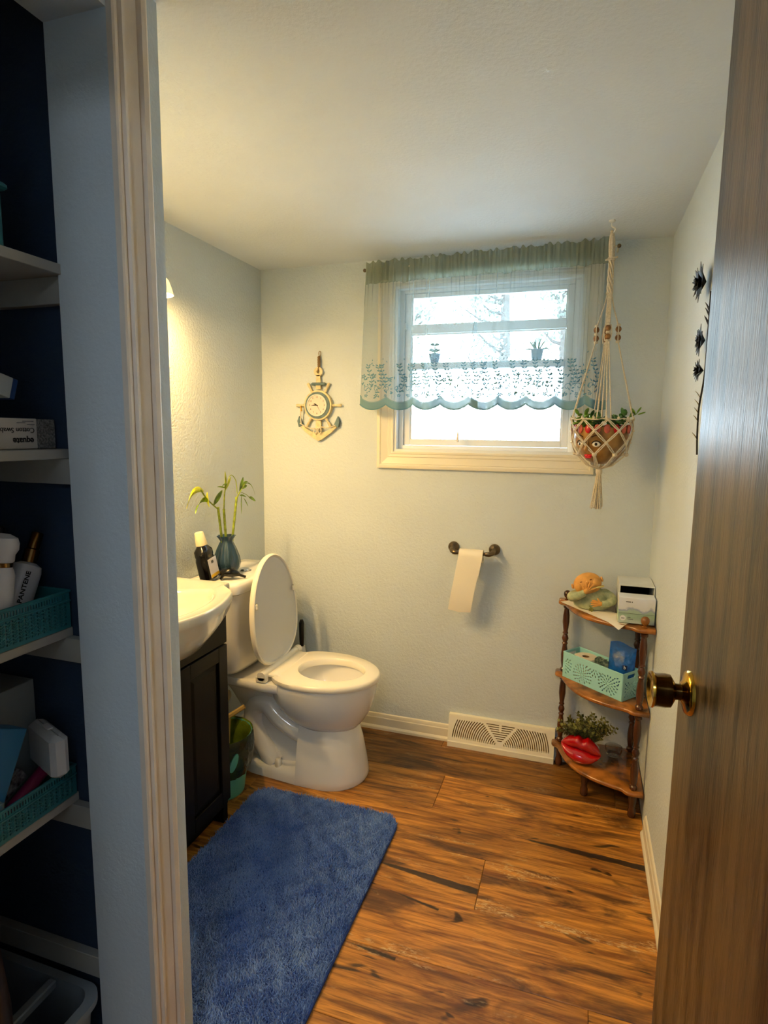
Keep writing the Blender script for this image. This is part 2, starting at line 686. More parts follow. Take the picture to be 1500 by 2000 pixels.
def sheer_material(name, col, op0, op1, tl_amt=0.6):
    m = bpy.data.materials.new(name)
    m.use_nodes = True
    N, L = m.node_tree.nodes, m.node_tree.links
    N.clear()
    out = N.new('ShaderNodeOutputMaterial')
    tr = N.new('ShaderNodeBsdfTransparent')
    df = N.new('ShaderNodeBsdfDiffuse')
    df.inputs['Color'].default_value = lin(col)
    tl = N.new('ShaderNodeBsdfTranslucent')
    tl.inputs['Color'].default_value = lin(col)
    m1 = N.new('ShaderNodeMixShader')
    m1.inputs[0].default_value = tl_amt
    L.new(df.outputs[0], m1.inputs[1])
    L.new(tl.outputs[0], m1.inputs[2])
    lw = N.new('ShaderNodeLayerWeight')
    lw.inputs['Blend'].default_value = 0.35
    r = N.new('ShaderNodeMapRange')
    r.inputs['To Min'].default_value = op0
    r.inputs['To Max'].default_value = op1
    L.new(lw.outputs['Facing'], r.inputs['Value'])
    m2 = N.new('ShaderNodeMixShader')
    L.new(r.outputs[0], m2.inputs[0])
    L.new(tr.outputs[0], m2.inputs[1])
    L.new(m1.outputs[0], m2.inputs[2])
    L.new(m2.outputs[0], out.inputs['Surface'])
    return m


M_sheer = sheer_material('sheer_voile', (136, 156, 160), 0.38, 0.95)
M_sheer2 = sheer_material('voile_header', (158, 170, 156), 0.62, 1.0)
M_lace = sheer_material('lace_thread', (96, 134, 150), 1.0, 1.0, 0.10)
M_lacenet = sheer_material('lace_net', (112, 146, 158), 0.95, 1.0, 0.10)

def shade_material():
    m = bpy.data.materials.new('frosted_shade')
    m.use_nodes = True
    N, L = m.node_tree.nodes, m.node_tree.links
    N.clear()
    out = N.new('ShaderNodeOutputMaterial')
    a = N.new('ShaderNodeBsdfDiffuse')
    a.inputs['Color'].default_value = (0.92, 0.90, 0.85, 1)
    b = N.new('ShaderNodeBsdfTranslucent')
    b.inputs['Color'].default_value = (0.92, 0.90, 0.85, 1)
    mx = N.new('ShaderNodeMixShader')
    mx.inputs[0].default_value = 0.22
    L.new(a.outputs[0], mx.inputs[1])
    L.new(b.outputs[0], mx.inputs[2])
    L.new(mx.outputs[0], out.inputs['Surface'])
    return m


# ------------------------------------------------------------------ room shell
XL, XR, YB, ZC = -1.589, 0.318, 2.793, 2.35
YF = 0.24           # bathroom side of the front wall
XS = -0.814         # face of the closet wall
WX0, WX1, WZ0, WZ1 = -0.868, -0.022, 1.450, 2.225   # window opening

fl = struct_empty('floor', (0, 0, 0))
MB().box(-1.75, 1.3, -1.6, YB + 0.0, -0.10, -0.012).build('subfloor', M_dark, fl, False)
rows = [2.48 + 0.24 * k for k in range(-17, 2)]
joints = {2.48: [-0.98, 0.22], 2.24: [-0.505], 2.0: [-1.3, 0.9], 1.76: [-1.4, -0.25], 1.52: [-0.9, 0.75],
          1.28: [-1.5, 0.1], 1.04: [-0.7]}


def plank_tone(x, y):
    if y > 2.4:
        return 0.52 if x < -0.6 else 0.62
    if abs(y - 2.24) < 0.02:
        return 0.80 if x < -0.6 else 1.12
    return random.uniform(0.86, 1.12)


for y0 in rows:
    key = round(y0, 2)
    y1 = min(y0 + 0.24, YB - 0.004)
    if y1 - y0 < 0.02:
        continue
    js = None
    for kk, vv in joints.items():
        if abs(kk - key) < 0.01:
            js = vv
    if js is None:
        js = [-1.2 + random.random() * 1.1, 0.4 + random.random() * 0.6]
    xs = [-1.585] + [j for j in js if -1.5 < j < 1.2] + [1.25]
    if y0 > YF:
        xs = [x for x in xs if x < XR - 0.03][:]
        xs = [x for x in xs if x < 0.3] + [XR - 0.002]
    for a, b in zip(xs, xs[1:]):
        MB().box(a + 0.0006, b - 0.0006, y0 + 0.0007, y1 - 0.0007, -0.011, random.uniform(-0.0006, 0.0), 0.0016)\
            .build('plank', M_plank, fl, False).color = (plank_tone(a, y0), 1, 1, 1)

struct(MB().box(-1.75, 1.3, -1.6, YB + 0.14, ZC, ZC + 0.1).build('ceiling', M_ceil, None, False))
wl = struct(MB().box(XL - 0.1, XL, -1.6, YB + 0.14, -0.1, ZC).build('wall_left', M_wall, None, False))
struct(MB().box(XR, XR + 0.1, YF + 0.001, YB + 0.14, -0.1, ZC).build('wall_right', M_wall, None, False))
wb = MB()
wb.box(XL, WX0, YB, YB + 0.14, -0.1, ZC)
wb.box(WX1, XR, YB, YB + 0.14, -0.1, ZC)
wb.box(WX0, WX1, YB, YB + 0.14, -0.1, WZ0)
wb.box(WX0, WX1, YB, YB + 0.14, WZ1, ZC)
struct(wb.build('wall_back', M_wall, None, False))
# front wall with the doorway the camera looks through, and the hallway behind it
wf = MB()
wf.box(XL, -0.60, YF - 0.11, YF, 0, ZC)
wf.box(0.27, 1.25, YF - 0.11, YF, 0, ZC)
wf.box(-0.60, 0.27, YF - 0.11, YF, 2.22, ZC)
struct(wf.build('wall_front', M_wall, None, False))
struct(MB().box(-1.75, 1.3, -1.62, -1.5, 0, ZC).build('wall_hall', M_wall, None, False))
struct(MB().box(1.25, 1.35, -1.5, YF - 0.11, 0, ZC).build('wall_hall_right', M_wall, None, False))
# closet wall: return strip beside the opening, header above it, partition to the vanity alcove
cw = MB()
cw.box(-0.952, XS, 0.917, 1.052, 0, ZC)              # end post (face towards the camera)
cw.box(XL, -0.952, 0.945, 1.052, 0, ZC)              # partition closet / vanity
cw.box(-0.952, XS, YF, 0.917, 2.262, ZC)             # header
cw.box(-0.952, XS, YF, 0.33, 0, 2.262)               # near jamb
struct(cw.build('wall_closet', M_wall2, None, False))
ci = MB()
ci.box(XL, XL + 0.004, YF, 0.945, 0, ZC)
ci.box(XL, -0.953, 0.941, 0.945, 0, ZC)
ci.box(XL, -0.953, YF, YF + 0.004, 0, ZC)
struct(ci.build('wall_closet_inside', M_closet, None, False))


# casing beside the closet opening: profile in (y along the wall, x out of it)
def casing_profile(w, d):
    return [(0, 0), (0, d * 0.55), (w * 0.04, d * 0.62), (w * 0.12, d * 0.62), (w * 0.16, d * 0.50), (w * 0.22, d * 0.55),
            (w * 0.30, d * 0.60), (w * 0.34, d * 0.45), (w * 0.46, d * 0.52), (w * 0.60, d * 0.68), (w * 0.72, d * 0.80),
            (w * 0.75, d * 0.70), (w * 0.82, d * 0.98), (w * 0.92, d), (w, d * 0.90), (w, 0)]


pr = [(0, 0), (0, .012), (.004, .014), (.010, .014), (.013, .010), (.016, .010), (.020, .0165), (.026, .0165), (.029, .0085), (.034, .0080), (.050, .0115), (.058, .0150), (.0605, .0105), (.0635, .0105), (.067, .0195), (.078, .0205), (.084, .018), (.084, 0)]
mb = MB()
mb.loft([[(XS + d, 0.917 + a, z) for a, d in pr] for z in (0, ZC - 0.003)], True, True)
struct(fix_normals(mb.build('trim_1', M_casing, None, True, 20)))


# baseboards
def base_profile():
    return [(0, 0), (0.018, 0), (0.018, 0.012), (0.013, 0.020), (0.011, 0.022), (0.011, 0.062), (0.0085, 0.066), (0.0085, 0.072),
            (0.005, 0.082), (0, 0.086)]


bp = base_profile()
mb = MB()
mb.loft([[(x, YB - d, z) for d, z in bp] for x in (-1.588, -0.556)], True, True)
mb.loft([[(x, YB - d, z) for d, z in bp] for x in (-0.040, 0.02)], True, True)
struct(fix_normals(mb.build('baseboard_back', M_trim, None, True, 20)))
mb = MB()
mb.loft([[(XR - d, y, z) for d, z in bp] for y in (2.335, YF + 0.002)], True, True)
struct(fix_normals(mb.build('baseboard_right', M_trim, None, True, 20)))
mb = MB()
mb.loft([[(XL + d, y, z) for d, z in bp] for y in (1.93, 2.772)], True, True)
struct(fix_normals(mb.build('baseboard_left', M_trim, None, True, 20)))
mb = MB()
mb.loft([[(x, 0.941 - d, z * 1.2) for d, z in bp] for x in (-1.58, -0.953)], True, True)
struct(fix_normals(mb.build('baseboard_closet', M_trim, None, True, 20)))

# ------------------------------------------------------------------ window
win = struct_empty('window_1', ((WX0 + WX1) / 2, YB, WZ0))
CW = 0.082
cp = casing_profile(CW, 0.018)


def casing_side(x_in, sgn, z0, z1):
    rings = []
    for z, sd in ((z0, -1), (z1, 1)):
        rings.append([(x_in + sgn * a, YB - d, z + sd * a) for a, d in cp])
    return rings


for nm, rings in (('casing', casing_side(WX0, -1, WZ0, WZ1)), ('casing', casing_side(WX1, 1, WZ0, WZ1)),
                  ('casing', [[(x + sd * a, YB - d, WZ0 - a) for a, d in cp] for x, sd in ((WX0, -1), (WX1, 1))]),
                  ('casing', [[(x + sd * a, YB - d, WZ1 + a * 0.9) for a, d in cp] for x, sd in ((WX0, -1), (WX1, 1))])):
    m_ = MB()
    m_.loft(rings, True, True)
    fix_normals(m_.build(nm, M_trim, win, True, 20))
fr = MB()   # jamb liner
fr.box(WX0, WX0 + 0.012, YB - 0.002, YB + 0.135, WZ0, WZ1)
fr.box(WX1 - 0.012, WX1, YB - 0.002, YB + 0.135, WZ0, WZ1)
fr.box(WX0 + 0.012, WX1 - 0.012, YB - 0.002, YB + 0.135, WZ0, WZ0 + 0.012)
fr.box(WX0 + 0.012, WX1 - 0.012, YB - 0.002, YB + 0.135, WZ1 - 0.012, WZ1)
fr.build('jamb', M_white, win, False)
fo = MB()   # outer frame
for (x0, x1, z0, z1) in ((WX0 + 0.012, WX0 + 0.034, WZ0 + 0.012, WZ1 - 0.012), (WX1 - 0.034, WX1 - 0.012, WZ0 + 0.012, WZ1 - 0.012),
                         (WX0 + 0.034, WX1 - 0.034, WZ0 + 0.012, WZ0 + 0.030), (WX0 + 0.034, WX1 - 0.034, WZ1 - 0.026, WZ1 - 0.012)):
    fo.box(x0, x1, YB + 0.035, YB + 0.11, z0, z1, 0.002)
fo.build('frame', M_white, win, True, 30)
SX0, SX1 = -0.802, -0.086
sa = MB()
sx0, sx1 = WX0 + 0.0345, WX1 - 0.0345
for (x0, x1, z0, z1) in ((sx0, SX0, WZ0 + 0.031, WZ1 - 0.027), (SX1, sx1, WZ0 + 0.031, WZ1 - 0.027),
                         (SX0, SX1, WZ0 + 0.031, 1.512), (SX0, SX1, 2.178, WZ1 - 0.027), (SX0, SX1, 2.012, 2.055)):
    sa.box(x0, x1, YB + 0.05, YB + 0.085, z0, z1, 0.003)
sa.build('sash', M_white, win, True, 30)
gb = MB()
gb.box(SX0 + 0.002, SX1 - 0.002, YB + 0.046, YB + 0.052, 2.004, 2.010)
for z0, z1 in ((1.512, 1.84), (1.872, 2.004), (2.055, 2.178)):
    gb.box(SX0 + 0.0005, SX0 + 0.006, YB + 0.056, YB + 0.078, z0, z1)
    gb.box(SX1 - 0.006, SX1 - 0.0005, YB + 0.056, YB + 0.078, z0, z1)
gb.build('glazing_bead', M_white, win, False)
for (z0, z1, m_) in ((2.0555, 2.1775, M_glass), (1.8705, 2.003, M_glass), (1.5125, 1.8395, M_frost)):
    MB().box(SX0 + 0.006, SX1 - 0.006, YB + 0.066, YB + 0.069, z0, z1).build('pane', m_, win, False)
# narrow shelf across the window that carries the two pots
ws = MB()
ws.box(SX0 - 0.001, SX1 + 0.001, YB + 0.002, YB + 0.085, 1.840, 1.8698, 0.003)
tag(ws.build('window_shelf', mat('shelf_white', (214, 222, 226), 0.4, var=0.05, bump=0.02), None), 'narrow white shelf across the window behind the sheer curtain', 'shelf')
la = MB()
la.box(WX0 + 0.036, WX0 + 0.046, YB + 0.030, YB + 0.050, 2.03, 2.06, 0.002)
la.box(WX0 + 0.038, WX0 + 0.044, YB + 0.022, YB + 0.032, 2.035, 2.052, 0.002)
la.build('latch', M_white, win)

# ------------------------------------------------------------------ plank door on the right
DE = Vector((0.178, 1.05, 0))
dd = Vector((0.077, -1.0, 0)).normalized()        # from free edge to hinge
dn = Vector((-dd.y, dd.x, 0)) * -1                  # towards the room (-X)
if dn.x > 0:
    dn = -dn
D_M = Matrix(((dd.x, -dn.x, 0, DE.x), (dd.y, -dn.y, 0, DE.y), (0, 0, 1, 0.012), (0, 0, 0, 1)))
door = struct_empty('door_1', tuple(DE))
MB(D_M).box(0.0, 0.78, 0.0, 0.035, 0, 2.16, 0.0015).build('slab', M_door, door)
MB(D_M).box(0.0, 0.78, -0.0006, 0.0, 0.002, 2.158).build('veneer', M_door, door, False)
kx, kz = 0.062, 1.133
ross = MB(D_M)
ross.lathe([(0.001, -0.014), (0.015, -0.0135), (0.020, -0.010), (0.031, -0.0075), (0.0345, -0.004), (0.0355, -0.0007)], c=(kx, 0, kz), n=36, axis='y')
ro = ross.build('rosette', M_brass, door)
kn = MB(D_M)
kn.lathe([(0.014, -0.008), (0.0125, -0.018), (0.013, -0.022), (0.019, -0.025), (0.0255, -0.029), (0.0265, -0.037), (0.0258, -0.050), (0.027, -0.053)],
         c=(kx, 0, kz), n=36, axis='y')
k_ = kn.build('knob', mat('knob_brass_dark_reflection', (96, 72, 34), 0.14, metal=1.0), door)  # brass darkened so its colour carries the dark surroundings it reflects
kf = MB(D_M)
kf.lathe([(0.027, -0.0531), (0.0285, -0.055), (0.028, -0.058), (0.025, -0.057), (0.019, -0.0535), (0.008, -0.052), (0.004, -0.054), (0.001, -0.054)],
         c=(kx, 0, kz), n=36, axis='y')
kf.build('knob_face', M_brass, k_)
hg = MB(D_M)
for z in (0.25, 1.1, 1.95):
    hg.lathe([(0.006, z - 0.045), (0.006, z + 0.045)], c=(0.786, 0.012, 0), n=10)
hg.build('hinge', M_brass, door)

# ------------------------------------------------------------------ vanity light (gives the warm light)
vl = thing('vanity_light', (XL, 1.60, 2.10), 'warm glowing globe lights on a chrome bar above the sink', 'lamp')
MB().box(XL + 0.001, XL + 0.022, 1.27, 1.93, 2.08, 2.13, 0.004).build('back_plate', M_chrome, vl)
M_shadeglass = shade_material()
M_bulb = emis('glowing_globe', (255, 206, 128), BULB)
for y in (1.32, 1.58, 1.845):
    h = MB()
    h.lathe([(0.020, 0.0225), (0.020, 0.030), (0.012, 0.034), (0.012, 0.060)], c=(XL, y, 2.105), n=16, axis='x')
    h.build('socket', M_chrome, vl)
    g_ = MB()
    g_.ball((XL + 0.122, y, 2.036), 0.030, 20, 14)
    g_.build('globe', M_bulb, vl)
    g_ = MB()
    g_.tube([(XL + 0.060, y, 2.105), (XL + 0.122, y, 2.105), (XL + 0.122, y, 2.088)], 0.008, 10)
    g_.build('arm', M_chrome, vl)
    g_ = MB()
    g_.lathe([(0.012, 2.090), (0.026, 2.088), (0.040, 2.072), (0.050, 2.045), (0.056, 2.022), (0.054, 2.022), (0.047, 2.045), (0.037, 2.069), (0.024, 2.084), (0.012, 2.086)], c=(XL + 0.122, y, 0), n=28)
    g_.build('glass_shade', M_shadeglass, vl)
hl = thing('hall_fill_lamp', (-0.06, -0.8, ZC), 'added cool fill lamp on the hallway ceiling behind the doorway', 'lamp')  # unseen lamp added as cool fill, in place of daylight from the hallway
MB().lathe([(0.001, ZC - 0.07), (0.09, ZC - 0.055), (0.13, ZC - 0.02), (0.14, ZC - 0.002)], c=(-0.06, -0.8, 0), n=24).build('shade', emis('hall_fill_glow', (226, 236, 246), HALL_FILL), hl)
# ------------------------------------------------------------------ vanity and sink
vn = thing('vanity_cabinet', (-1.42, 1.60, 0), 'espresso dark wood vanity cabinet with a raised panel door under the sink', 'cabinet')
VX, VY0, VY1, VZ = -1.262, 1.30, 1.895, 0.878
b = MB()
b.box(XL + 0.002, VX, VY0, VY0 + 0.018, 0.07, VZ, 0.001)
b.box(XL + 0.002, VX, VY1 - 0.018, VY1, 0.07, VZ, 0.001)
b.box(VX - 0.018, VX, VY0 + 0.018, VY1 - 0.018, 0.07, 0.74)
b.box(XL + 0.002, VX - 0.018, VY0 + 0.018, VY1 - 0.018, 0.07, 0.088)
b.box(XL + 0.002, VX - 0.05, VY0 + 0.005, VY1 - 0.001, 0.0, 0.07)
b.box(XL + 0.002, VX - 0.002, VY1 - 0.03, VY1, 0.0, 0.075, 0.001)
b.build('body', M_espresso, vn)


def panel_front(x, y0, y1, z0, z1, name, rail=0.055):
    m_ = MB()
    t = 0.018
    m_.box(x, x + t, y0, y0 + rail, z0, z1, 0.002)
    m_.box(x, x + t, y1 - rail, y1, z0, z1, 0.002)
    m_.box(x, x + t, y0 + rail, y1 - rail, z0, z0 + rail, 0.002)
    m_.box(x, x + t, y0 + rail, y1 - rail, z1 - rail, z1, 0.002)
    o = m_.build(name, M_espresso, vn)
    p = MB()
    a, c = rail - 0.001, rail + 0.022
    def q(i, d):
        return [(x + d, y0 + i, z0 + i), (x + d, y1 - i, z0 + i), (x + d, y1 - i, z1 - i), (x + d, z1 and y0 + i, z1 - i)]
    p.loft([q(a, 0.001), q(a, 0.006), q(c, 0.014)], True, True)
    p.build('raised_panel', M_espresso, o, True, 15)
    return o


panel_front(VX + 0.0006, 1.606, 1.888, 0.10, 0.735, 'door')
panel_front(VX + 0.0006, 1.308, 1.602, 0.10, 0.735, 'door')
dr = MB()
dr.box(VX + 0.0006, VX + 0.018, 1.308, 1.888, 0.742, 0.874, 0.002)
dr.build('false_drawer', M_espresso, vn)

sk = thing('sink_basin', (-1.40, 1.60, 0.88), 'white china vanity top with a bowed front and oval bowl', 'sink')
SY0, SY1, SZ = 1.262, 1.942, 0.961


def front_x(y):
    t = abs((y - 1.602) / 0.34)
    # flat ends, then an S curve out to the belly
    if t > 0.93:
        return -1.262
    s = (0.93 - t) / 0.93
    k = min(1.0, s / 0.30)
    e = k * k * (3 - 2 * k)
    return -1.262 + 0.060 * e + 0.085 * math.sin(min(1, s) * PI / 2) ** 1.4


NS = 72
outline = []
ys = [SY0 + (SY1 - SY0) * i / NS for i in range(NS + 1)]
for y in ys:
    outline.append((front_x(y), y))
outline2 = outline + [(XL + 0.002, SY1)] + [(XL + 0.002, SY1 + (SY0 - SY1) * i / 24) for i in range(1, 25)]
cx_, cy_ = -1.385, 1.602


def ring(f, z):
    return [(*f(x, y), z(x, y) if callable(z) else z) for x, y in outline2]


def shrink(s, cx=cx_, cy=cy_):
    return lambda x, y: (cx + (x - cx) * s, cy + (y - cy) * s)


def oval(ax, ay, cx=-1.335):
    def f(x, y):
        a = math.atan2((y - cy_) / 0.34, (x - cx) / 0.20)
        return (cx + ax * math.cos(a), cy_ + ay * math.sin(a))
    return f


def inset(d):
    def f(x, y):
        yy = min(max(y, SY0 + d), SY1 - d)
        xx = max(x, XL + 0.002)
        if x > XL + 0.01:
            xx = x - d
        return (xx, yy)
    return f


def belly(k):
    def f(x, y):
        # k 0 = rim, 1 = cabinet front line
        xx = x if x < -1.27 else -1.268 + (x + 1.268) * (1 - k)
        yy = cy_ + (y - cy_) * (1 - 0.12 * k)
        return (xx, yy)
    return f


def under(k):
    """lower skin: hangs lowest where the bowl is deepest"""
    def z(x, y):
        t = abs((y - cy_) / 0.34)
        d = max(0.0, 1 - (t / 0.80) ** 2.2)
        lo = 0.885 - 0.125 * d
        if x < -1.275:
            lo = 0.882
        return 0.925 + (lo - 0.925) * k
    return z


m_ = MB()
rg = [ring(oval(0.001, 0.001), SZ - 0.118), ring(oval(0.06, 0.09), SZ - 0.114), ring(oval(0.10, 0.16), SZ - 0.098),
      ring(oval(0.135, 0.215), SZ - 0.062), ring(oval(0.150, 0.238), SZ - 0.024), ring(oval(0.156, 0.246), SZ - 0.010),
      ring(oval(0.163, 0.254), SZ - 0.004), ring(oval(0.170, 0.262), SZ - 0.003),
      ring(inset(0.016), SZ - 0.004), ring(inset(0.006), SZ), ring(inset(0.0015), SZ - 0.003), ring(inset(0), SZ - 0.009),
      ring(inset(0), SZ - 0.030), ring(inset(0.004), under(0)), ring(belly(0.10), under(0.25)), ring(belly(0.28), under(0.5)), ring(belly(0.55), under(0.78)),
      ring(belly(0.85), under(0.94)), ring(belly(1.0), under(1.0))]
m_.loft(rg, False, False)
m_.build('basin', M_sink, sk, True, 60)
dn_ = MB()
dn_.lathe([(0.001, 0.8455), (0.016, 0.846), (0.022, 0.8475), (0.022, 0.8435)], c=(-1.335, cy_, 0), n=20)
dn_.build('drain', M_chrome, sk)
fa = thing('faucet', (-1.545, 1.602, SZ), 'chrome single lever faucet at the back of the sink', 'faucet')
f_ = MB()
f_.lathe([(0.026, SZ - 0.003), (0.026, SZ + 0.006), (0.018, SZ + 0.012), (0.017, SZ + 0.10), (0.010, SZ + 0.115)], c=(-1.545, 1.602, 0), n=20)
f_.tube(catmull([(-1.545, 1.602, SZ + 0.075), (-1.50, 1.602, SZ + 0.10), (-1.44, 1.602, SZ + 0.10), (-1.425, 1.602, SZ + 0.075)]), 0.010, 12)
f_.build('spout', M_chrome, fa)
f2 = MB()
f2.tube([(-1.545, 1.602, SZ + 0.11), (-1.575, 1.602, SZ + 0.15)], [0.008, 0.005], 10)
f2.build('lever', M_chrome, fa)

# ------------------------------------------------------------------ toilet
TY = 2.345
to = thing('toilet', (-1.15, TY, 0), 'white two piece toilet with its lid raised against the tank', 'toilet')


def superring(cx, cy, ax, ay, z, n=48, p=2.0, front=1.0):
    r = []
    for i in range(n):
        a = 2 * PI * i / n
        c, s = math.cos(a), math.sin(a)
        x = math.copysign(abs(c) ** (2 / p), c)
        y = math.copysign(abs(s) ** (2 / p), s)
        k = ax * (front if c > 0 else 1.0)
        r.append((cx + k * x, cy + ay * y, z))
    return r


def egg(x0, x1, w, z, n=64, cy=TY, wx=0.42, back=2.6):
    """plan outline of bowl or seat: blunt at the tank end x0, round at the tip x1"""
    cx = x0 + (x1 - x0) * wx
    r = []
    for i in range(n):
        a = 2 * PI * i / n
        c, s = math.cos(a), math.sin(a)
        if c >= 0:
            x = cx + (x1 - cx) * c
            y = w * s
        else:
            x = cx - (cx - x0) * abs(c) ** (2 / back)
            y = w * math.copysign(abs(s) ** (2 / back), s)
        r.append((x, cy + y, z))
    return r


bw = MB()
# outer bowl and inner well as one skin
bw.loft([egg(-1.10, -0.93, 0.075, 0.235), egg(-1.14, -0.875, 0.115, 0.245), egg(-1.19, -0.848, 0.150, 0.280), egg(-1.235, -0.822, 0.176, 0.328),
         egg(-1.262, -0.806, 0.190, 0.38), egg(-1.272, -0.797, 0.197, 0.43), egg(-1.272, -0.797, 0.197, 0.452),
         egg(-1.268, -0.801, 0.193, 0.458), egg(-1.17, -0.850, 0.135, 0.457), egg(-1.165, -0.855, 0.130, 0.445),
         egg(-1.16, -0.86, 0.126, 0.42), egg(-1.13, -0.89, 0.105, 0.36), egg(-1.10, -0.93, 0.075, 0.325), egg(-1.03, -1.0, 0.01, 0.315)], True, True)
# tank deck: flat tongue running back under the tank
def deck(z, i, lo=1.0):
    return [(-1.565 + i, TY - 0.150 + i, z), (-1.40, TY - 0.172 + i, z), (-1.24, TY - 0.190 + i, z), (-1.182, TY - 0.185 + i, z),
            (-1.182, TY + 0.185 - i, z), (-1.24, TY + 0.190 - i, z), (-1.40, TY + 0.172 - i, z), (-1.565 + i, TY + 0.150 - i, z)]
bw.loft([deck(0.408, 0.03), deck(0.418, 0.006), deck(0.428, 0), deck(0.449, 0), deck(0.457, 0.006)], True, True)
# front pedestal: flared column with a flat rear side
def ped(z, x1, w, x0=-1.115, i=0.0):
    pts = []
    cx = x1 - w * 1.05
    pts.append((x0 + i, TY - w))
    for k in range(25):
        a = -PI / 2 + PI * k / 24
        pts.append((cx + (x1 - cx) * math.cos(a), TY + w * math.sin(a)))
    pts.append((x0 + i, TY + w))
    return [(x, y, z) for x, y in pts]
bw.loft([ped(0.0, -0.838, 0.158), ped(0.012, -0.833, 0.160), ped(0.03, -0.835, 0.158), ped(0.10, -0.846, 0.147), ped(0.18, -0.862, 0.132),
         ped(0.25, -0.885, 0.115), ped(0.31, -0.93, 0.10)], True, True)
# foot plate reaching back
def foot(z, i):
    return [(-1.42 + i, TY - 0.085, z), (-1.395 + i * 0.5, TY - 0.118 + i * 0.5, z), (-1.34, TY - 0.135 + i, z), (-1.10, TY - 0.158 + i, z),
            (-1.10, TY + 0.158 - i, z), (-1.34, TY + 0.135 - i, z), (-1.395 + i * 0.5, TY + 0.118 - i * 0.5, z), (-1.42 + i, TY + 0.085, z)]
bw.loft([foot(0, 0), foot(0.03, 0.002), foot(0.05, 0.012), foot(0.058, 0.03)], True, True)
# rear column and the S of the trapway
bw.loft([superring(-1.26, TY, 0.155, 0.082, 0.04, p=3), superring(-1.26, TY, 0.150, 0.074, 0.12, p=3), superring(-1.30, TY, 0.14, 0.074, 0.25, p=3),
         superring(-1.36, TY, 0.15, 0.095, 0.36, p=3), superring(-1.37, TY, 0.17, 0.14, 0.42, p=3)], True, True)
bw.tube(catmull([(-1.00, TY - 0.055, 0.225), (-1.06, TY - 0.075, 0.195), (-1.14, TY - 0.078, 0.215), (-1.225, TY - 0.082, 0.265), (-1.29, TY - 0.075, 0.315),
                 (-1.355, TY - 0.070, 0.29), (-1.36, TY - 0.072, 0.20), (-1.31, TY - 0.078, 0.12), (-1.25, TY - 0.085, 0.045)], 7), 0.045, 18)
bw.tube(catmull([(-1.00, TY + 0.055, 0.225), (-1.06, TY + 0.075, 0.195), (-1.14, TY + 0.078, 0.215), (-1.225, TY + 0.082, 0.265), (-1.29, TY + 0.075, 0.315),
                 (-1.355, TY + 0.070, 0.29), (-1.36, TY + 0.072, 0.20), (-1.31, TY + 0.078, 0.12), (-1.25, TY + 0.085, 0.045)], 7), 0.045, 18)
bw.build('bowl', M_ceramic, to, True, 50)
for s in (-1, 1):
    bc = MB()
    bc.lathe([(0.017, 0.045), (0.017, 0.062), (0.015, 0.078), (0.010, 0.084), (0.001, 0.086)], c=(-1.215, TY + s * 0.118, 0), n=18)
    bc.build('bolt_cap', M_seat, to)
# tank
def tk(z, x1, hw, x0=-1.583, rr=0.045):
    pts = []
    for (cx, cy, a0) in ((x1 - rr, TY - hw + rr, -PI / 2), (x1 - rr, TY + hw - rr, 0), (x0 + 0.02, TY + hw - 0.02, PI / 2), (x0 + 0.02, TY - hw + 0.02, PI)):
        r_ = rr if cx > x0 + 0.03 else 0.02
        for k in range(7):
            a = a0 + PI / 2 * k / 6
            pts.append((cx + r_ * math.cos(a), cy + r_ * math.sin(a), z))
    # bow the front face
    return [(x + (0.018 * (1 - ((y - TY) / hw) ** 2) if x > x1 - rr - 1e-6 else 0), y, z) for x, y, z in pts]
def tkb(z, x1, hw, x0=-1.583):
    base = tk(z, x1, hw, x0)
    out = []
    for i, p in enumerate(base):
        out.append(p)
        if i == 6:
            for k in range(1, 10):
                y = base[6][1] + (base[7][1] - base[6][1]) * k / 10
                out.append((x1 + 0.018 * (1 - ((y - TY) / hw) ** 2), y, z))
    return out
tb = MB()
tb.loft([tkb(0.470, -1.425, 0.165), tkb(0.480, -1.395, 0.195), tkb(0.505, -1.378, 0.212), tkb(0.56, -1.372, 0.218), tkb(0.845, -1.362, 0.228)], True, True)
tb.build('tank', M_ceramic, to, True, 50)
tl_ = MB()
tl_.loft([tkb(0.8455, -1.356, 0.232), tkb(0.852, -1.348, 0.240), tkb(0.885, -1.346, 0.242), tkb(0.896, -1.351, 0.237), tkb(0.901, -1.362, 0.226), tkb(0.902, -1.42, 0.15, -1.55)], True, True)
tl_.build('tank_lid', M_ceramic, to, True, 50)
fb = MB()
fb.lathe([(0.001, 0.912), (0.021, 0.912), (0.024, 0.909), (0.026, 0.9045), (0.032, 0.9035), (0.033, 0.901)], c=(-1.445, TY + 0.005, 0), n=28)
fb.build('flush_button', M_chrome, to)
# seat ring
SZ0, SZ1 = 0.4585, 0.486
st = MB()
st.loft([egg(-1.262, -0.786, 0.202, SZ0), egg(-1.266, -0.782, 0.206, SZ0 + 0.008), egg(-1.264, -0.785, 0.204, SZ1 - 0.006), egg(-1.256, -0.793, 0.196, SZ1),
         egg(-1.16, -0.850, 0.128, SZ1 + 0.001, wx=0.5, back=2.1), egg(-1.154, -0.856, 0.122, SZ1 - 0.005, wx=0.5, back=2.1),
         egg(-1.152, -0.858, 0.120, SZ0, wx=0.5, back=2.1), egg(-1.262, -0.786, 0.202, SZ0)], False, False)
st.build('seat', M_seat, to, True, 45)
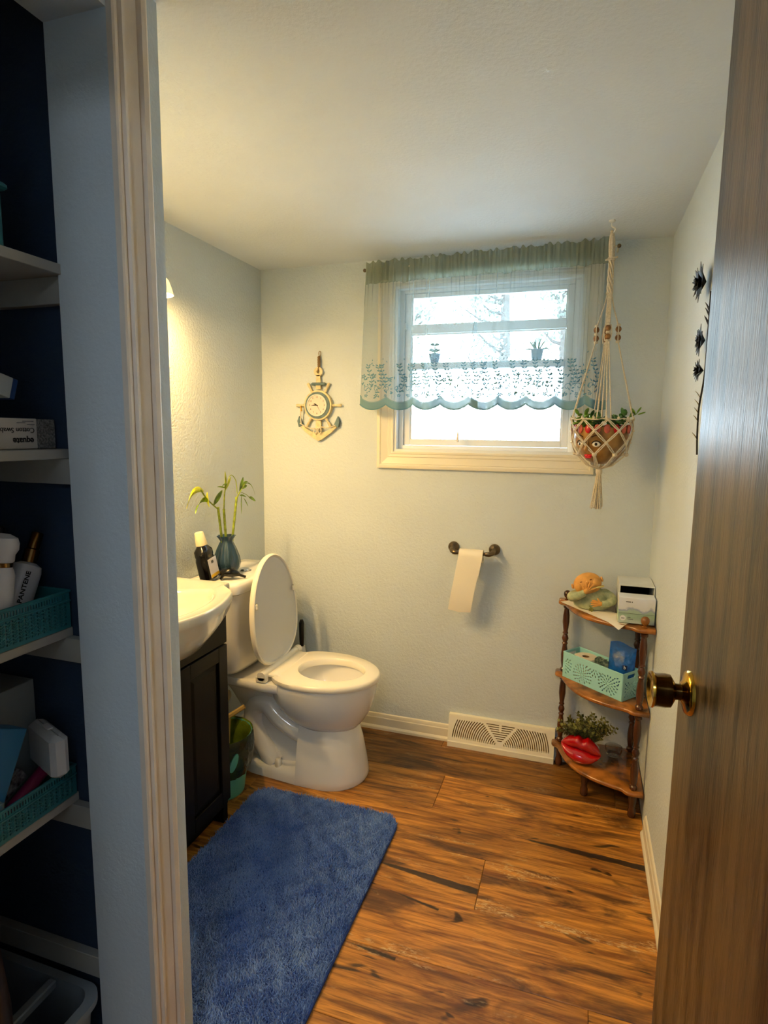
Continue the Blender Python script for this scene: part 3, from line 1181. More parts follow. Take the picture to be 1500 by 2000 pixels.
# raised lid
LX, LZ, LT = -1.268, 0.494, math.radians(4.5)
Lm = Matrix.Translation((LX, TY, LZ)) @ Matrix.Rotation(-LT, 4, 'Y')
ld_ = MB(Lm)
def lidring(w, h0, h1, d, n=64):
    r = []
    c0 = h0 + (h1 - h0) * 0.42
    for i in range(n):
        a = 2 * PI * i / n
        c, s = math.cos(a), math.sin(a)
        if c >= 0:
            z = c0 + (h1 - c0) * c
            y = w * s
        else:
            z = c0 - (c0 - h0) * abs(c) ** (2 / 2.5)
            y = w * math.copysign(abs(s) ** (2 / 2.5), s)
        r.append((d, y, z))
    return r
ld_.loft([lidring(0.193, 0.012, 0.488, 0.006), lidring(0.197, 0.006, 0.492, 0.010), lidring(0.202, 0.0, 0.497, 0.006), lidring(0.204, -0.002, 0.499, -0.004),
          lidring(0.200, 0.002, 0.495, -0.014), lidring(0.15, 0.05, 0.44, -0.019), lidring(0.02, 0.20, 0.26, -0.021)], False, True)
lo = ld_.build('lid', M_seat, to, True, 40)
li = MB(Lm)
li.loft([lidring(0.193, 0.012, 0.488, 0.0065), lidring(0.188, 0.018, 0.482, 0.001), lidring(0.10, 0.1, 0.35, -0.002), lidring(0.01, 0.22, 0.24, -0.003)], False, True)
li.build('lid_liner', mat('lid_liner_grey', (206, 206, 204), 0.3), lo, True, 40)
for (y, z) in ((-0.172, 0.30), (0.172, 0.30)):
    bu = MB(Lm)
    bu.box(0.004, 0.017, y - 0.006, y + 0.006, z - 0.014, z + 0.014, 0.004)
    bu.build('bumper', M_seat, lo)
hi = MB()
hi.tube([(-1.260, TY - 0.150, 0.489), (-1.260, TY + 0.150, 0.489)], 0.0165, 18)
hi.box(-1.270, -1.19, TY - 0.150, TY + 0.150, 0.476, 0.489, 0.003)
for s in (-1, 1):
    hi.tube([(-1.260, TY + s * 0.150, 0.488), (-1.260, TY + s * 0.182, 0.488)], 0.020, 18)
    hi.box(-1.288, -1.240, TY + s * 0.166 - 0.016, TY + s * 0.166 + 0.016, 0.4575, 0.486, 0.004)
hi.build('hinge', M_seat, to, True, 40)

# water stop valve on the wall
vv = thing('stop_valve', (XL, 2.275, 0.315), 'small cream water valve knob on the left wall behind the trash bin', 'valve')
v_ = MB()
v_.lathe([(0.03, 0.001), (0.028, 0.006), (0.010, 0.010), (0.010, 0.045), (0.016, 0.047), (0.016, 0.07)], c=(XL, 2.275, 0.315), n=18, axis='x')
v_.build('body', M_chrome, vv)
v2 = MB()
v2.lathe([(0.001, 0.07), (0.022, 0.071), (0.027, 0.076), (0.027, 0.088), (0.020, 0.094), (0.001, 0.095)], c=(XL, 2.275, 0.315), n=20, axis='x')
v2.build('handle', M_cream, vv)

# toilet brush
br = thing('toilet_brush', (-1.335, 2.715, 0), 'toilet brush with a black handle in a white holder behind the toilet', 'brush')
h_ = MB()
h_.lathe([(0.048, 0.0), (0.050, 0.01), (0.042, 0.20), (0.028, 0.36), (0.018, 0.42), (0.018, 0.425), (0.012, 0.425)], c=(-1.335, 2.715, 0), n=24)
h_.build('holder', M_white, br)
h_ = MB()
h_.tube([(-1.335, 2.715, 0.40), (-1.335, 2.715, 0.47), (-1.335, 2.715, 0.55), (-1.335, 2.715, 0.568)], [0.009, 0.013, 0.014, 0.008], 14)
h_.build('handle', M_black, br)

# trash bin with its bag
bn = thing('trash_bin', (-1.33, 2.045, 0), 'teal plastic trash bin lined with a translucent green bag beside the vanity', 'bin')
BX, BY = -1.395, 2.055
t_ = MB()
t_.lathe([(0.001, 0.002), (0.088, 0.0), (0.094, 0.006), (0.128, 0.262), (0.131, 0.268), (0.127, 0.268), (0.090, 0.012), (0.001, 0.010)], c=(BX, BY, 0), n=40)
t_.build('bin', mat('bin_teal', (96, 176, 158), 0.4), bn)
bagm = mat('green_bag', (112, 134, 36), 0.25, trans=0.0, bump=0.5, bscale=26, bdist=0.01, sss=0.1, var=0.25, vscale=14)
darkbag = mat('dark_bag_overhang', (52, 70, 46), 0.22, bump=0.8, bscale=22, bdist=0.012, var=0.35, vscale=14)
t_ = MB()
rings = []
for (r, z, w) in ((0.070, 0.03, 0.004), (0.112, 0.20, 0.004), (0.124, 0.262, 0.002), (0.1335, 0.273, 0.001)):
    rings.append([(BX + (r + w * math.sin(i * 1.7 + z * 90)) * math.cos(2 * PI * i / 60), BY + (r + w * math.sin(i * 1.7 + z * 90)) * math.sin(2 * PI * i / 60), z) for i in range(60)])
t_.loft(rings, True, False)
t_.build('bag_inside', bagm, bn, True, 60)
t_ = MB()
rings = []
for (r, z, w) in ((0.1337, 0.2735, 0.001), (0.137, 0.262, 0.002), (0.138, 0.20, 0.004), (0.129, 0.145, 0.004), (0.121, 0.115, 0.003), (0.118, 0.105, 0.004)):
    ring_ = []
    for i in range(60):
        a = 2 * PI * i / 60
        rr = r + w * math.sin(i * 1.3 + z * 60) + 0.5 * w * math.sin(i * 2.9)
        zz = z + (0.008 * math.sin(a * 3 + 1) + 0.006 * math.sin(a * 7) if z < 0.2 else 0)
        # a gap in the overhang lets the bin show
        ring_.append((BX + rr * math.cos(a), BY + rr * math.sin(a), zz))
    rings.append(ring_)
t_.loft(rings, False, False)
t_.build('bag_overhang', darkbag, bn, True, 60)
# tear in the overhang showing the bin wall
t_ = MB()
pts = []
for k in range(16):
    a = 2 * PI * k / 16
    u = -0.62 + 0.13 * math.cos(a) + 0.05 * math.sin(a)
    z = 0.190 + 0.036 * math.sin(a) + 0.012 * math.cos(a)
    pts.append((u, z))
ra = [(BX + 0.1435 * math.cos(u), BY + 0.1435 * math.sin(u), z) for u, z in pts]
rb = [(BX + 0.13 * math.cos(u), BY + 0.13 * math.sin(u), z) for u, z in pts]
t_.loft([rb, ra], True, True)
t_.build('bare_patch', mat('bin_teal_patch', (96, 176, 158), 0.4), bn)
c1 = MB()
c1.box(BX + 0.02, BX + 0.062, BY - 0.098, BY - 0.066, 0.215, 0.290, 0.006)
tag(c1.build('paper_scrap', M_paper, None), 'crumpled white paper poking above the bin rim', 'paper')
c2 = MB()
c2.tube([(BX - 0.01, BY + 0.06, 0.18), (BX - 0.03, BY + 0.10, 0.28), (BX + 0.035, BY + 0.135, 0.325)], [0.012, 0.014, 0.010], 6)
c2.tube([(BX - 0.06, BY + 0.06, 0.18), (BX - 0.06, BY + 0.10, 0.29)], [0.01, 0.008], 5)
tag(c2.build('cardboard_scrap', mat('tan_card', (176, 150, 92), 0.7), None), 'torn tan cardboard sticking out of the trash bin', 'cardboard')

# ------------------------------------------------------------------ things on the tank
vs = thing('glass_vase', (-1.475, 2.255, 0.902), 'dark blue ribbed glass vase on the toilet tank', 'vase')
m, N, L, B = new_mat('blue_glass')
B.inputs['Base Color'].default_value = lin((64, 96, 124))
B.inputs['Roughness'].default_value = 0.05
B.inputs['Transmission Weight'].default_value = 0.55
B.inputs['IOR'].default_value = 1.45
M_blueglass = m
def ribbed(r, z, k, n=64, c=(-1.475, 2.255)):
    r = r * 1.2
    return [(c[0] + r * (1 + k * math.cos(8 * 2 * PI * i / n)) * math.cos(2 * PI * i / n), c[1] + r * (1 + k * math.cos(8 * 2 * PI * i / n)) * math.sin(2 * PI * i / n), z) for i in range(n)]
g_ = MB()
V0 = 0.903
g_.loft([ribbed(0.030, V0, .02), ribbed(0.033, V0 + 0.006, .02), ribbed(0.045, V0 + 0.030, .05), ribbed(0.050, V0 + 0.052, .06), ribbed(0.046, V0 + 0.080, .06), ribbed(0.036, V0 + 0.115, .06),
         ribbed(0.026, V0 + 0.142, .05), ribbed(0.022, V0 + 0.152, .03), ribbed(0.026, V0 + 0.162, .06), ribbed(0.033, V0 + 0.176, .10), ribbed(0.031, V0 + 0.1765, .10),
         ribbed(0.024, V0 + 0.163, .05), ribbed(0.020, V0 + 0.152, .02), ribbed(0.033, V0 + 0.115, .02), ribbed(0.042, V0 + 0.08, .02), ribbed(0.045, V0 + 0.052, .02), ribbed(0.028, V0 + 0.012, .0)], True, True)
g_.build('glass', M_blueglass, vs, True, 60)


def leaf_mesh(mb, base, d, length, width, droop=0.0, roll=0.0, n=8, fold=0.25, t=0.0006):
    """long blade with midrib fold, bending under gravity"""
    d = Vector(d).normalized()
    side = d.cross(Vector((0, 0, 1)))
    if side.length < 1e-3:
        side = Vector((1, 0, 0))
    side.normalize()
    side = (Matrix.Rotation(roll, 3, d) @ side)
    p = Vector(base)
    top, rings = [], []
    for i in range(n + 1):
        s = i / n
        w = width * (math.sin(PI * min(1, s * 0.93 + 0.05)) ** 0.75) * (1 - 0.15 * s)
        nn = side.cross(d).normalized()
        a = p + side * w - nn * (-fold * w)
        b = p
        c = p - side * w - nn * (-fold * w)
        rings.append([tuple(a), tuple(b), tuple(c), tuple(c - nn * t), tuple(b - nn * t), tuple(a - nn * t)])
        p = p + d * (length / n)
        d = (d + Vector((0, 0, -droop / n))).normalized()
    mb.loft(rings, True, True)


bp_ = thing('lucky_bamboo', (-1.475, 2.255, 0.92), 'yellow green lucky bamboo stalks with long leaves in the blue vase', 'plant')
stalks = [((-1.477, 2.245, 0.925), (-1.492, 2.222, 1.21)), ((-1.470, 2.255, 0.925), (-1.478, 2.245, 1.20)), ((-1.468, 2.262, 0.925), (-1.462, 2.325, 1.245))]
for a, b_ in stalks:
    s_ = MB()
    A, B_ = Vector(a), Vector(b_)
    n = 9
    for k in range(n):
        p, q = A.lerp(B_, k / n), A.lerp(B_, (k + 0.93) / n)
        s_.tube([tuple(p), tuple(p.lerp(q, .12)), tuple(p.lerp(q, .88)), tuple(q)], [0.0066, 0.0056, 0.0056, 0.0066], 10)
    s_.tube([tuple(A), tuple(B_)], 0.0052, 8)
    s_.build('stalk', M_stalk, bp_)
sh = [([(-1.492, 2.222, 1.20), (-1.485, 2.16, 1.235), (-1.480, 2.12, 1.26), (-1.478, 2.08, 1.30)], 0.0032),
      ([(-1.478, 2.245, 1.19), (-1.475, 2.25, 1.27), (-1.47, 2.262, 1.31)], 0.003),
      ([(-1.462, 2.325, 1.24), (-1.455, 2.345, 1.27), (-1.45, 2.375, 1.30)], 0.003),
      ([(-1.470, 2.255, 1.29), (-1.47, 2.29, 1.345), (-1.465, 2.325, 1.32), (-1.462, 2.33, 1.26)], 0.0018)]
for pts, r in sh:
    MB().tube(catmull(pts, 5), r, 7).build('shoot', M_stalk, bp_)
lv = [((-1.478, 2.10, 1.29), (0, -1, 0.5), 0.15, 0.017, 2.4, M_leafy), ((-1.480, 2.13, 1.285), (0.25, -0.15, -1), 0.065, 0.021, 0.2, M_leafy),
      ((-1.480, 2.13, 1.245), (0.1, -1, 0.45), 0.12, 0.016, 2.0, M_leaf), ((-1.485, 2.18, 1.225), (0.2, 0.5, 1), 0.075, 0.018, 0.6, M_leaf),
      ((-1.475, 2.252, 1.28), (0.0, 0.05, 1), 0.085, 0.016, 0.1, M_leafy), ((-1.475, 2.252, 1.28), (0.1, 0.55, 1), 0.07, 0.012, 0.4, M_leafy),
      ((-1.472, 2.258, 1.29), (0, -1, 0.35), 0.07, 0.004, 0.4, M_leaf), ((-1.47, 2.262, 1.305), (0.1, -0.6, 0.2), 0.06, 0.004, 1.0, M_leaf),
      ((-1.455, 2.34, 1.27), (0, 0.4, 1), 0.07, 0.012, 0.5, M_leaf), ((-1.455, 2.35, 1.28), (0.05, 0.9, 0.6), 0.05, 0.012, 0.8, M_leaf),
      ((-1.450, 2.365, 1.295), (0, 1, 0.45), 0.13, 0.0035, 2.4, M_leaf), ((-1.458, 2.345, 1.25), (0.1, 1, 0.0), 0.05, 0.005, 0.6, M_leaf),
      ((-1.45, 2.41, 1.235), (0.1, 1, -0.3), 0.055, 0.010, 0.3, M_leaf), ((-1.458, 2.36, 1.255), (0.1, -0.2, -1), 0.09, 0.007, -0.2, M_leaf),
      ((-1.456, 2.375, 1.235), (0.1, 0.7, -0.9), 0.05, 0.004, 0.2, M_leaf), ((-1.454, 2.36, 1.29), (0, 0.8, 0.9), 0.06, 0.006, 1.4, M_leaf)]
for (p, d, ln, w, dr_, mm) in lv:
    q = MB()
    leaf_mesh(q, p, d, ln, w, dr_, roll=random.uniform(-0.5, 0.5) + PI / 2)
    q.build('leaf', mm, bp_)
st_ = MB()
st_.tube(catmull([(-1.456, 2.35, 1.265), (-1.452, 2.39, 1.25), (-1.45, 2.412, 1.236)], 4), 0.0015, 5)
st_.build('leaf_stem', M_stalk, bp_)

# mouthwash bottle, leaning to the left wall
mw = thing('mouthwash_bottle', (-1.495, 2.155, 0.905), 'black mouthwash bottle with a cream cap leaning on the toilet tank', 'bottle')
Mm = Matrix.Translation((-1.490, 2.143, 0.9095)) @ Matrix.Rotation(math.radians(-7), 4, 'Y') @ Matrix.Rotation(math.radians(9), 4, 'X') @ Matrix.Scale(1.0, 4)
w_ = MB(Mm)
def sq(hx, hy, z, p=3.2):
    return superring(0, 0, hx, hy, z, 40, p)
w_.loft([sq(.030, .036, 0), sq(.033, .040, .005), sq(.033, .040, .085), sq(.030, .037, .100), sq(.032, .039, .108), sq(.031, .038, .128), sq(.024, .028, .142, 2.4), sq(.020, .021, .150, 2), sq(.019, .019, .16, 2)], True, True)
w_.build('body', mat('mouthwash_black', (12, 10, 14), 0.12, coat=0.4), mw)
c_ = MB(Mm)
c_.loft([superring(0, 0, .0245, .0245, .152, 32), superring(0, 0, .0245, .0245, .156, 32), superring(0, 0, .0185, .0185, .205, 32), superring(0, 0, .0165, .0165, .208, 32)], True, True)
c_.build('cap', M_cream, mw)
l_ = MB(Mm)
l_.box(0.0325, 0.0342, -0.030, 0.030, 0.010, 0.092, 0.0005)
lb = l_.build('label', mat('bottle_label', (214, 212, 220), 0.5), mw)
l_ = MB(Mm)
l_.box(0.0343, 0.0346, -0.030, 0.030, 0.011, 0.024)
l_.build('yellow_band', mat('label_yellow', (220, 178, 40), 0.5), lb)
l_ = MB(Mm)
l_.box(0.0343, 0.0346, -0.010, 0.006, 0.070, 0.082)
l_.build('emblem', M_greyink, lb)

bk = thing('black_figurine', (-1.42, 2.20, 0.905), 'small black animal figurine lying on the toilet tank edge', 'figurine')
k_ = MB()
k_.tube(catmull([(-1.45, 2.165, 0.926), (-1.42, 2.172, 0.934), (-1.395, 2.190, 0.930), (-1.375, 2.208, 0.917), (-1.360, 2.220, 0.909)], 5),
        [0.006 + 0.014 * math.sin(PI * min(1, i / 14)) for i in range(21)], 12)
k_.ball((-1.436, 2.172, 0.932), 0.018, 14, 10, (1.1, 1, 0.9))
k_.tube([(-1.43, 2.16, 0.93), (-1.44, 2.15, 0.906)], [0.008, 0.006], 8)
k_.tube([(-1.42, 2.205, 0.93), (-1.425, 2.215, 0.906)], [0.008, 0.006], 8)
k_.build('body', M_black, bk)

# ------------------------------------------------------------------ bath rug
rg_ = thing('bath_rug', (-0.92, 1.60, 0), 'blue shaggy rectangular bath rug with rounded corners on the plank floor', 'rug')
RX0, RX1, RY0, RY1, RR = -1.245, -0.605, 1.12, 2.115, 0.07


def rrect(x0, x1, y0, y1, r, z, n=8):
    pts = []
    for cx, cy, a0 in ((x1 - r, y0 + r, -PI / 2), (x1 - r, y1 - r, 0), (x0 + r, y1 - r, PI / 2), (x0 + r, y0 + r, PI)):
        for k in range(n + 1):
            a = a0 + PI / 2 * k / n
            pts.append((cx + r * math.cos(a), cy + r * math.sin(a), z))
    return pts


def rug_y(x):
    return 0.012 * math.sin((x - RX0) * 5)


q = MB()
q.loft([rrect(RX0, RX1, RY0, RY1, RR, 0.001), rrect(RX0, RX1, RY0, RY1, RR, 0.010), rrect(RX0 + .004, RX1 - .004, RY0 + .004, RY1 - .004, RR, 0.013)], True, True)
q.build('backing', mat('rug_blue_base', (44, 74, 150), 0.95), rg_, True)


def rug_material():
    m, N, L, B = new_mat('rug_pile_blue')
    B.inputs['Roughness'].default_value = 0.95
    B.inputs['Specular IOR Level'].default_value = 0.1
    B.inputs['Sheen Weight'].default_value = 0.25
    g = N.new('ShaderNodeNewGeometry')
    n = N.new('ShaderNodeTexNoise')
    n.inputs['Scale'].default_value = 6
    n.inputs['Detail'].default_value = 4
    L.new(g.outputs['Position'], n.inputs['Vector'])
    n2 = N.new('ShaderNodeTexNoise')
    n2.inputs['Scale'].default_value = 160
    L.new(g.outputs['Position'], n2.inputs['Vector'])
    mx = N.new('ShaderNodeMix')
    mx.data_type = 'RGBA'
    mx.inputs['A'].default_value = lin((64, 106, 190))
    mx.inputs['B'].default_value = lin((112, 150, 220))
    md = N.new('ShaderNodeMath')
    md.operation = 'MULTIPLY_ADD'
    md.inputs[1].default_value = 0.5
    L.new(n2.outputs['Fac'], md.inputs[0])
    r = N.new('ShaderNodeMapRange')
    r.inputs['From Min'].default_value = 0.55
    r.inputs['From Max'].default_value = 0.95
    L.new(n.outputs['Fac'], md.inputs[2])
    L.new(md.outputs[0], r.inputs['Value'])
    L.new(r.outputs[0], mx.inputs['Factor'])
    L.new(mx.outputs['Result'], B.inputs['Base Color'])
    return m


def rug_pile():
    sp = 0.0036
    nx, ny = int((RX1 - RX0) / sp), int((RY1 - RY0) / sp)
    gx, gy = np.meshgrid(RX0 + (np.arange(nx) + .5) * sp, RY0 + (np.arange(ny) + .5) * sp)
    x = (gx + RNG.uniform(-.4, .4, gx.shape) * sp * 2).ravel()
    y = (gy + RNG.uniform(-.4, .4, gy.shape) * sp * 2).ravel()
    dx = np.maximum(np.maximum(RX0 + RR - x, x - (RX1 - RR)), 0)
    dy = np.maximum(np.maximum(RY0 + RR - y, y - (RY1 - RR)), 0)
    ok = (np.hypot(dx, dy) < RR - 0.002) & (x > RX0) & (x < RX1) & (y > RY0) & (y < RY1)
    x, y = x[ok], y[ok]
    n = len(x)
    # clumped lean
    lx = np.sin(x * 61 + 3 * np.sin(y * 37)) * .5 + RNG.normal(0, .55, n)
    ly = np.cos(y * 57 + 3 * np.sin(x * 43)) * .5 + RNG.normal(0, .55, n)
    h = RNG.uniform(.010, .017, n)
    w = RNG.uniform(.0012, .0020, n)
    a = RNG.uniform(0, 2 * np.pi, n)
    z0 = 0.012
    base = []
    for k in range(3):
        t = a + k * 2 * np.pi / 3
        base.append(np.stack([x + w * np.cos(t), y + w * np.sin(t), np.full(n, z0)], 1))
    mid = []
    for k in range(3):
        t = a + k * 2 * np.pi / 3
        mid.append(np.stack([x + lx * .003 + w * .85 * np.cos(t), y + ly * .003 + w * .85 * np.sin(t), z0 + h * .55], 1))
    tip = np.stack([x + lx * .0085, y + ly * .0085, z0 + h], 1)
    V = np.stack(base + mid + [tip], 1).reshape(-1, 3)
    F = np.array([[0, 1, 4], [0, 4, 3], [1, 2, 5], [1, 5, 4], [2, 0, 3], [2, 3, 5], [3, 4, 6], [4, 5, 6], [5, 3, 6]])
    FF = (F[None] + (np.arange(n) * 7)[:, None, None]).reshape(-1, 3)
    me = bpy.data.meshes.new('pile')
    V -= np.array([rg_.location.x, rg_.location.y, 0])
    me.vertices.add(len(V))
    me.vertices.foreach_set('co', V.astype(np.float32).ravel())
    me.loops.add(FF.size)
    me.loops.foreach_set('vertex_index', FF.astype(np.int32).ravel())
    me.polygons.add(len(FF))
    me.polygons.foreach_set('loop_start', np.arange(0, FF.size, 3, dtype=np.int32))
    me.polygons.foreach_set('loop_total', np.full(len(FF), 3, dtype=np.int32))
    me.update(calc_edges=True)
    me.polygons.foreach_set('use_smooth', np.ones(len(FF), dtype=bool))
    me.materials.append(rug_material())
    o = bpy.data.objects.new('pile', me)
    COL.objects.link(o)
    o.parent = rg_
    o['kind'] = 'stuff'


rug_pile()

# ------------------------------------------------------------------ baseboard heat register
rv = thing('floor_register', (-0.297, 2.75, 0), 'white metal baseboard vent with fan shaped louvres under the window', 'vent')
RV0, RV1 = -0.552, -0.043
# sloping face plate frame: local x along wall, local y up the slope
slope0, slope1 = Vector((RV0, 2.742, 0.030)), Vector((RV0, 2.770, 0.152))
fw, fh = RV1 - RV0, (slope1 - slope0).length
FM = frame(tuple(slope0), (1, 0, 0), tuple(slope1 - slope0))
holes = []
cxr, cyr = fw / 2, 0.008


def arc_slot(r0, r1, a0, a1, cx, cy, sgn, n=10):
    pts = [(cx + sgn * r0 * math.cos(a0 + (a1 - a0) * k / n), cy + r0 * math.sin(a0 + (a1 - a0) * k / n)) for k in range(n + 1)]
    pts += [(cx + sgn * r1 * math.cos(a1 - (a1 - a0) * k / n), cy + r1 * math.sin(a1 - (a1 - a0) * k / n)) for k in range(n + 1)]
    return pts


ytop = fh - 0.016
ap = math.atan2(ytop - cyr, 0.078)
for k in range(22):
    r0 = 0.022 + k * 0.0103
    if r0 + 0.005 > fw / 2 - 0.012:
        break
    a1 = ap if r0 * math.sin(ap) < ytop - cyr else math.asin(min(1, (ytop - cyr) / r0))
    a1 = min(a1, ap) - 0.006 / r0
    a0 = 0.004 / r0 + 0.02
    for s in (-1, 1):
        holes.append(arc_slot(r0, r0 + 0.0048, a0, a1, cxr, cyr, s))
for k in range(8):
    y = ytop - 0.004 - k * 0.0105
    hw_ = 0.078 * (y - cyr) / (ytop - cyr) - 0.008
    if hw_ < 0.008:
        break
    if k < 3:
        holes.append([(cxr - hw_, y), (cxr - 0.006, y), (cxr - 0.006, y + 0.0045), (cxr - hw_ - 0.002, y + 0.0045)])
        holes.append([(cxr + 0.006, y), (cxr + hw_, y), (cxr + hw_ + 0.002, y + 0.0045), (cxr + 0.006, y + 0.0045)])
    else:
        holes.append([(cxr - hw_, y), (cxr + hw_, y), (cxr + hw_ + 0.002, y + 0.0045), (cxr - hw_ - 0.002, y + 0.0045)])
q = MB()
q.plate([(0, 0), (fw, 0), (fw, fh), (0, fh)], holes, 0.0016, FM)
M_vent = mat('vent_enamel', (240, 236, 216), 0.35)
q.build('face_plate', M_vent, rv, False)
q = MB()
q.prism([(2.792, 0.0), (2.736, 0.0), (2.736, 0.026), (2.742, 0.030), (2.792, 0.030)], RV0, RV1, 'yz')
q.prism([(2.792, 0.030), (2.742, 0.030), (2.770, 0.152), (2.792, 0.152)], RV0, RV0 + 0.003, 'yz')
q.prism([(2.792, 0.030), (2.742, 0.030), (2.770, 0.152), (2.792, 0.152)], RV1 - 0.003, RV1, 'yz')
q.box(RV0, RV1, 2.770, 2.792, 0.1505, 0.154)
q.build('housing', M_vent, rv, False)
q = MB()
q.box(RV0 + 0.004, RV1 - 0.004, 2.7855, 2.7900, 0.031, 0.150)
q.build('damper', mat('vent_inside', (150, 120, 70), 0.8), rv, False)
q = MB(FM)
q.box(cxr - 0.004, cxr + 0.004, ytop - 0.034, ytop - 0.004, -0.012, 0.0, 0.001)
q.box(cxr - 0.003, cxr + 0.012, ytop - 0.014, ytop - 0.010, -0.016, -0.011, 0.001)
q.build('lever', M_vent, rv)

# ------------------------------------------------------------------ toilet paper holder
ph = thing('paper_holder', (-0.457, 2.74, 1.0), 'aged metal toilet paper holder on the wall under the window', 'holder')
for x in (-0.556, -0.360):
    q = MB()
    q.lathe([(0.027, 2.7925), (0.027, 2.786), (0.024, 2.778), (0.016, 2.772), (0.011, 2.768)], c=(x, 0, 0.997), n=28, axis='y')
    q2 = q.build('rosette', M_nickel, ph)
    q = MB()
    s = 1 if x < -0.45 else -1
    q.tube(catmull([(x, 2.772, 0.997), (x, 2.745, 0.992), (x + s * 0.010, 2.726, 0.986), (x + s * 0.035, 2.722, 0.985)], 6), [0.011, 0.0115, 0.012, 0.0115, 0.011, 0.010] * 3 + [0.0085], 14)
    q.build('arm', M_nickel, ph)
q = MB()
q.tube([(-0.525, 2.722, 0.985), (-0.392, 2.722, 0.985)], 0.0075, 14)
q.build('rod', M_nickel, ph)
tp = thing('toilet_roll', (-0.46, 2.722, 0.985), 'nearly empty toilet roll with a long sheet hanging on the wall holder', 'toilet paper')
q = MB()
q.lathe([(0.021, -0.513), (0.030, -0.513), (0.030, -0.403), (0.021, -0.403), (0.0195, -0.403), (0.0195, -0.513), (0.021, -0.513)], c=(0, 2.722, 0.973), n=36, axis='x')
q.build('roll', M_paper, tp, True, 40)
q = MB()
path = []
for k in range(9):
    a = math.radians(60 + 120 * k / 8)
    path.append((2.722 + 0.0315 * math.cos(a), 0.973 + 0.0315 * math.sin(a)))
hang = [(2.7, 0.0), (2.697, -0.08), (2.7035, -0.16), (2.7075, -0.235)]
path = path + [(2.6895, 0.95), (2.6895, 0.90), (2.692, 0.86), (2.6925, 0.846), (2.694, 0.80), (2.698, 0.75), (2.705, 0.712), (2.7065, 0.708)]
ring0 = []
for i, (y, z) in enumerate(path):
    drop = max(0, 0.973 - z)
    sl = -0.045 * drop / 0.26
    lift = 0.0015 * math.sin(i * 1.3)
    ring0.append([(-0.514 + sl, y + lift, z), (-0.459 + sl, y - 0.0015, z - 0.008 * (i == len(path) - 1)), (-0.402 + sl - 0.004 * (drop > 0.1), y + lift, z - 0.004 * (drop > 0.2)),
                  (-0.402 + sl - 0.004 * (drop > 0.1), y + lift + 0.0008, z - 0.004 * (drop > 0.2)), (-0.459 + sl, y - 0.0007, z - 0.008 * (i == len(path) - 1)), (-0.514 + sl, y + lift + 0.0008, z)])
q.loft(ring0, True, True)
q.build('hanging_sheet', M_paper, tp, True, 50)

# ------------------------------------------------------------------ anchor clock
ck = thing('anchor_clock', (-1.258, 2.775, 1.67), 'cream and blue wooden anchor and ship wheel wall clock', 'clock')
CKX, CKZ = -1.262, 1.672


def disc(mb, cx, cz, r, y0, y1, n=40, r2=None):
    mb.lathe([(r, y0), (r, y1)] if r2 is None else [(r2, y0), (r, y0), (r, y1), (r2, y1), (r2, y0)], c=(cx, 0, cz), n=n, axis='y')


q = MB()
# shank, ring eye and crown of the anchor
q.prism([(CKX - 0.013, CKZ + 0.08), (CKX + 0.013, CKZ + 0.08), (CKX + 0.010, CKZ + 0.150), (CKX - 0.010, CKZ + 0.150)], 2.772, 2.786)
q.lathe([(0.008, 2.772), (0.023, 2.772), (0.023, 2.786), (0.008, 2.786), (0.008, 2.772)], c=(CKX, 0, CKZ + 0.166), n=28, axis='y')
q.build('anchor_shank', M_clockwood, ck, True, 30)
q = MB()
arc = []
for k in range(13):
    u = -1 + 2 * k / 12
    arc.append((CKX + u * 0.098, CKZ - 0.086 - 0.050 * (1 - abs(u) ** 2.4)))
low = []
for k in range(13):
    u = 1 - 2 * k / 12
    low.append((CKX + u * 0.108, CKZ - 0.096 - 0.066 * (1 - abs(u) ** 2.0) - 0.016 * max(0, 1 - abs(u) * 2.5)))
q.prism(arc[::1] + low, 2.772, 2.786)
q.prism([(CKX - 0.016, CKZ - 0.125), (CKX + 0.016, CKZ - 0.125), (CKX + 0.013, CKZ - 0.075), (CKX - 0.013, CKZ - 0.075)], 2.772, 2.786)
q.build('anchor_arms', M_clockwood, ck, True, 30)
q = MB()
q.box(CKX - 0.038, CKX + 0.040, 2.768, 2.784, CKZ + 0.098, CKZ + 0.113, 0.004)
q.build('stock', M_clockblue, ck)
for s in (-1, 1):
    q = MB()
    px, pz = CKX + s * 0.104, CKZ - 0.078
    q.prism([(px - s * 0.020, pz - 0.022), (px + s * 0.004, pz - 0.030), (px + s * 0.012, pz + 0.0), (px + s * 0.002, pz + 0.024)], 2.770, 2.787)
    q.build('fluke', M_clockblue, ck, False)
for k in range(6):
    a = math.radians([0, 62, 118, 180, 238, 302][k])
    q = MB()
    d = Vector((math.cos(a), 0, math.sin(a)))
    c = Vector((CKX, 2.778, CKZ))
    q.tube([tuple(c + d * t) for t in (0.066, 0.078, 0.084, 0.092, 0.110, 0.122, 0.125)], [0.0065, 0.006, 0.008, 0.005, 0.0075, 0.007, 0.004], 12)
    q.build('wheel_spoke', M_clockwood, ck)
q = MB()
disc(q, CKX, CKZ, 0.0745, 2.765, 2.791, 48, 0.060)
q.build('wheel_rim', M_clockwood, ck, True, 40)
q = MB()
disc(q, CKX, CKZ, 0.0665, 2.7615, 2.790, 48, 0.052)
q.build('blue_ring', M_clockblue, ck, True, 40)
q = MB()
disc(q, CKX - 0.002, CKZ, 0.0545, 2.756, 2.768, 48, 0.050)
q.build('bezel', mat('clock_bezel', (222, 222, 216), 0.3), ck, True, 40)
q = MB()
disc(q, CKX - 0.002, CKZ, 0.051, 2.7605, 2.770, 48)
dial = q.build('dial', mat('clock_dial', (226, 206, 196), 0.4), ck, True, 40)
